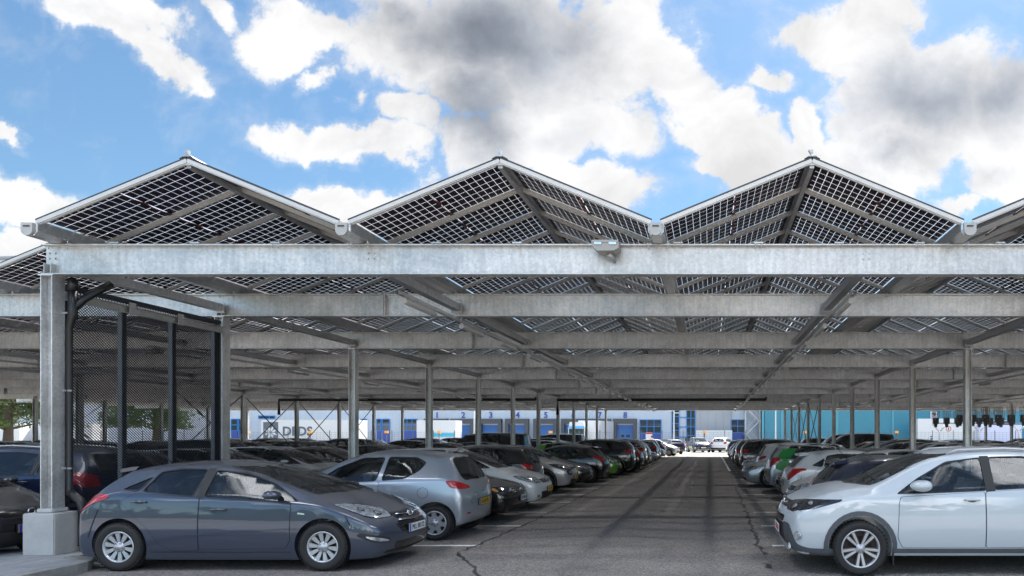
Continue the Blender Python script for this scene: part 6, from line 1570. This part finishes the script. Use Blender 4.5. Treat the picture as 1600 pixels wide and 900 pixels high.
def cars():
    for k, c in CARS.items():
        c['proto'] = c['root']
    Yc = lambda k: STALL0 - STW / 2 + STW * k
    # left of the aisle; (key, colour, x of aisle end, nose out?, label)
    A = [('hatch5', 'slate', None, 1, 'slate grey five-door hatchback with ten-spoke wheels, nearest car on the left'),
         ('hatch3', 'silver', -4.06, 0, 'silver three-door hatchback with its rear and yellow plate to the aisle'),
         ('sedan', 'black', -3.95, 1, 'black saloon with chrome grille bars and orange indicator beside the silver hatchback'),
         ('estate', 'white', -3.96, 1, 'white estate car with roof rails, nose to the aisle behind the black saloon'),
         ('hatch3', 'black', -4.75, 0, 'black three-door hatchback with a red tail lamp, tucked behind the white estate'),
         ('crossover', 'lightgrey', -4.25, 1, 'light grey crossover with black plastic bumpers, nose to the aisle'),
         ('sedan', 'black', -4.16, 1, 'black saloon, nose to the aisle, beyond the light grey crossover'),
         ('hatch5', 'black', -3.90, 0, 'black hatchback with its rear and silver wheel to the aisle before the green car'),
         ('small', 'green', -3.75, 1, 'bright green small hatchback peeping out between two black cars'),
         ('suv', 'black', -3.40, 0, 'black off-road car with its rear to the aisle beyond the green car'),
         ('hatch5', 'black', -3.25, 0, 'black hatchback, rear to the aisle, beyond the black off-road car'),
         ('suv', 'lightgrey', -3.3, 0, 'light grey off-road car, rear to the aisle, deep in the left row'),
         ('estate', 'beige', -3.3, 0, 'beige estate car with a red tail lamp, deep in the left row'),
         ('hatch5', 'white', -3.5, 0, 'white hatchback deep in the left row'),
         ('sedan', 'silver', -3.3, 1, 'silver saloon, nose out, deep in the left row'),
         ('estate', 'navy', -3.4, 0, 'navy blue estate car deep in the left row'),
         ('hatch5', 'grey', -3.5, 1, None), ('small', 'black', -3.6, 0, None), ('sedan', 'silver', -3.4, 1, None), ('hatch5', 'navy', -3.5, 0, None)]
    for k, (key, col, xn, out, lab) in enumerate(A):
        y = Yc(k); f = 1 if out else -1
        if k == 0: x = -6.345
        else: x = front_at(key, xn, f) if out else rear_at(key, xn, f)
        if k == 0: y = 9.72
        if k == 1: y = 12.28
        lab = lab or '%s %s, %s car from the front left of the aisle' % (CN[col], KN[key], ORD[k])
        o = place(key, col, x, y, f, lab, 'cars parked left of the aisle', full=k < 9)
    B = [('suv', 'pearl', None, 1, 'pearl white off-road car with grey wheel arch trim, nearest car on the right'),
         ('hatch5', 'navy', 1.75, 0, 'navy blue hatchback with a roof spoiler, rear to the aisle, behind the white off-road car'),
         ('small', 'white', 1.62, 1, 'white small car with its nose just showing in front of the white hatchback'),
         ('hatch5', 'white', 1.78, 0, 'white hatchback with a large red tail lamp in the right row'),
         ('hatch5', 'black', 1.85, 1, 'black hatchback, nose to the aisle, between two hatchbacks in the right row'),
         ('small', 'silver', 1.75, 0, 'silver hatchback with green and blue stickers on its side'),
         ('sedan', 'silver', 1.12, 1, 'silver saloon with bright alloy wheels, nose out furthest on the right'),
         ('hatch3', 'white', 1.75, 0, 'white three-door hatchback with a red tail lamp beyond the silver saloon'),
         ('estate', 'silver', 1.35, 1, 'silver estate car, nose out, beyond the white three-door hatchback'),
         ('suv', 'black', 1.35, 0, 'black off-road car with its rear to the aisle, far along the right row'),
         ('suv', 'grey', 1.2, 0, None), ('hatch5', 'black', 1.4, 1, None), ('estate', 'black', 1.2, 0, None), ('small', 'lightgrey', 1.5, 0, None), ('crossover', 'white', 1.3, 1, None),
         ('hatch5', 'blue', 1.4, 0, None), ('sedan', 'black', 1.3, 1, None), ('hatch5', 'silver', 1.4, 0, None), ('estate', 'grey', 1.3, 0, None), ('small', 'black', 1.5, 0, None)]
    for k, (key, col, xn, out, lab) in enumerate(B):
        f = -1 if out else 1; y = Yc(k)
        if k == 0: x, y = 3.22, 9.46
        else: x = front_at(key, xn, f) if out else rear_at(key, xn, f)
        lab = lab or '%s %s, %s car from the front right of the aisle' % (CN[col], KN[key], ORD[k])
        o = place(key, col, x, y, f, lab, 'cars parked right of the aisle', full=k < 9)
        if k == 5:
            # stickers
            S = CARS['small']['S']; h = CARS['small']['s']['h']
            for nm, m, pl in (('green_sticker', mat('green_film', (.02, .28, .05), .4), [(-1.15, 1.0), (-.85, 1.36), (-1.25, 1.38), (-1.5, 1.1), (-1.55, .75), (-1.2, .65), (-1.0, .8)]), ('blue_sticker', mat('blue_film', (.02, .08, .42), .4), [(-1.0, .62), (-.65, .62), (-.6, .92), (-.95, .95)])):
                for sy in (1, -1):
                    mm = patch(S, [chaikin([(x_, sy * h, z_) for x_, z_ in pl], 2)], (0, -sy, 0), .005, .003, .08); mm.materials.append(m); link(nm, mm, o)
    # the other rows
    rnd = random.Random(12)
    pool = ['black', 'black', 'grey', 'black', 'silver', 'lightgrey', 'navy', 'white', 'grey', 'black', 'brown', 'beige']
    kp = ['hatch5', 'sedan', 'estate', 'suv', 'small', 'hatch3', 'crossover', 'estate', 'hatch5']
    rows = [('in the second row left of the aisle', XA - .75, -1, 21, 1), ('in the third row left of the aisle', XA - SPAN + .9, 1, 21, 3), ('in the fourth row left of the aisle', XA - SPAN - .9, -1, 21, 7), ('in the fifth row left of the aisle', XA - 2 * SPAN + .9, 1, 21, 10),
            ('in the second row right of the aisle', XB + .85, 1, 21, 2), ('in the third row right of the aisle', XB + SPAN - .9, -1, 21, 7)]
    for ri, (nm, xh, dr, n, k0) in enumerate(rows):
        for k in range(k0, n):
            key = rnd.choice(kp); col = rnd.choice(pool); f = rnd.choice((1, -1)); y = Yc(k) + rnd.uniform(-.1, .1); xe = xh + rnd.uniform(-.2, .2)
            if ri == 0 and k in (12, 19): key, col, f = 'van', 'black' if k == 12 else 'grey', -1
            if ri == 4 and k in (15, 17): key, col, f = 'van', 'grey' if k == 15 else 'white', -1
            if ri == 0 and k == 1: key, col, f = 'suv', 'navy', -1
            if ri == 0 and k in (2, 3): key, col, f = ('estate', 'black', 1) if k == 2 else ('estate', 'black', 1)
            if ri == 0 and k == 4: key, col, f = 'estate', 'silver', 1
            if ri == 4 and k in (2, 3): key, col = 'estate', ('white' if k == 2 else 'black')
            s = CARS[key]['s']; half = (s['nose'] - s['rear']) / 2; mid = (s['nose'] + s['rear']) / 2
            x = xe + dr * half - f * mid
            lab = '%s %s %s, %s from the front' % (CN[col], KN[key], nm, ORD[k])
            if ri == 0 and k == 1: lab = 'navy blue off-road car with its red tail lamp seen through the mesh screen'
            o = place(key, col, x, y, f, lab, 'cars parked ' + nm, full=(ri == 0 and k in (1, 2, 3, 4)), rot=rnd.uniform(-.02, .02))
    # the cut-off black car at the left edge, nose to the pavement
    o = place('small', 'black', front_at('small', -9.62, 1), 9.75, 1, 'glossy black small car cut off by the left edge, yellow plate above the pavement', 'cars parked at the left edge')
    # outside, beyond the roof
    place('suv', 'navy', -1.2, 73.6, 1, 'dark blue off-road car facing the aisle in the sun beyond the solar roof', 'cars parked in the sun beyond the roof', full=True, rot=-math.pi / 2 + .25)
    place('suv', 'white', 1.5, 73.8, 1, 'white off-road car showing its rear in the sun beyond the solar roof', 'cars parked in the sun beyond the roof', full=True, rot=math.pi / 2 - .3)
    place('estate', 'navy', -4.1, 66.5, -1, 'dark blue estate car just outside the roof on the left, beyond the left row', 'cars parked in the sun beyond the roof', full=False, rot=-1.1)
    place('small', 'silver', -4.6, 60.5, 1, 'silver small car at the very end of the left row, half in the sun', 'cars parked in the sun beyond the roof', full=False, rot=-.2)
    for key, c in CARS.items():
        if key not in used:
            # this shape is only used as joined copies: remove the worked example
            def kill(o):
                for ch in children(o): kill(ch)
                bpy.data.objects.remove(o)
            kill(c['root'])

# ---------------------------------------------------------------- build everything
protos()
ground()
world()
carport()
for k in range(-9, 9):
    i0 = 0 if k >= 0 else 3
    lab = {0: 'left front saw-tooth solar roof with its apex over the mesh screen', 1: 'middle front saw-tooth solar roof above the beam', 2: 'right front saw-tooth solar roof, its apex over the aisle', 3: 'saw-tooth solar roof at the right edge, cut by the picture border',
           -1: 'low saw-tooth solar roof left of the front column, set back behind the front bay'}.get(k, 'saw-tooth solar roof of the %s, %s from the front column' % (('far left field', ORD[-k - 1]) if k < 0 else ('far right field', ORD[k])))
    gable(k, i0, lab)
for k in range(-9, 10): gutter(k, 0 if k >= 0 else 3)
beam_clamps(); screen(); lights(); background(); right_corner()
for x, y, h, r0, lab, sd in ((-72, 70, 12.5, 5.5, 'big leafy tree with a thick trunk at the far left edge', 1), (-60, 74, 11, 5, 'leafy tree seen through the mesh screen', 2), (-84, 78, 12, 6, 'leafy tree beyond the left edge of the picture', 3)): tree(x, y, h, r0, lab, sd)
cars()
person(-6.6, 77.5, R(200), mat('pink_shirt', (.62, .30, .32), .8), mat('jeans', (.05, .07, .13), .8), 'person in a pink shirt walking beyond the end of the left row')
person(px(1455, 0, 88)[0], 88, R(80), mat('blue_shirt', (.04, .12, .28), .8), mat('dark_trousers', (.03, .03, .04), .8), 'person in a blue top by the fence in front of the teal warehouse')

# ---------------------------------------------------------------- light and camera
l = bpy.data.lights.new('sun', 'SUN'); l.energy = SUN_E; l.angle = R(2.2); l.color = (1, .955, .89)
lo = bpy.data.objects.new('sun', l); COL.objects.link(lo)
sd = Vector((math.sin(SUN_AZ) * math.cos(SUN_EL), math.cos(SUN_AZ) * math.cos(SUN_EL), math.sin(SUN_EL)))
lo.rotation_euler = sd.to_track_quat('Z', 'Y').to_euler(); lo.location = (0, 0, 40)
cam = bpy.data.cameras.new('camera'); co = bpy.data.objects.new('camera', cam); COL.objects.link(co); sc.camera = co
co.location = (0, 0, EYE); co.rotation_euler = (math.pi / 2, 0, 0); cam.sensor_width = 36; cam.lens = 24; cam.shift_x = -(1109 - 800) / 1600; cam.shift_y = (681 - 450) / 1600; cam.clip_end = 3000
vs = sc.view_settings; vs.view_transform = 'Standard'; vs.look = 'None'; vs.gamma = 1; vs.exposure = EXPO
sc.cycles.max_bounces = 8; sc.cycles.diffuse_bounces = 4; sc.cycles.transparent_max_bounces = 24; sc.cycles.glossy_bounces = 4; sc.cycles.sample_clamp_indirect = 6
sc.cycles.caustics_reflective = False; sc.cycles.caustics_refractive = False
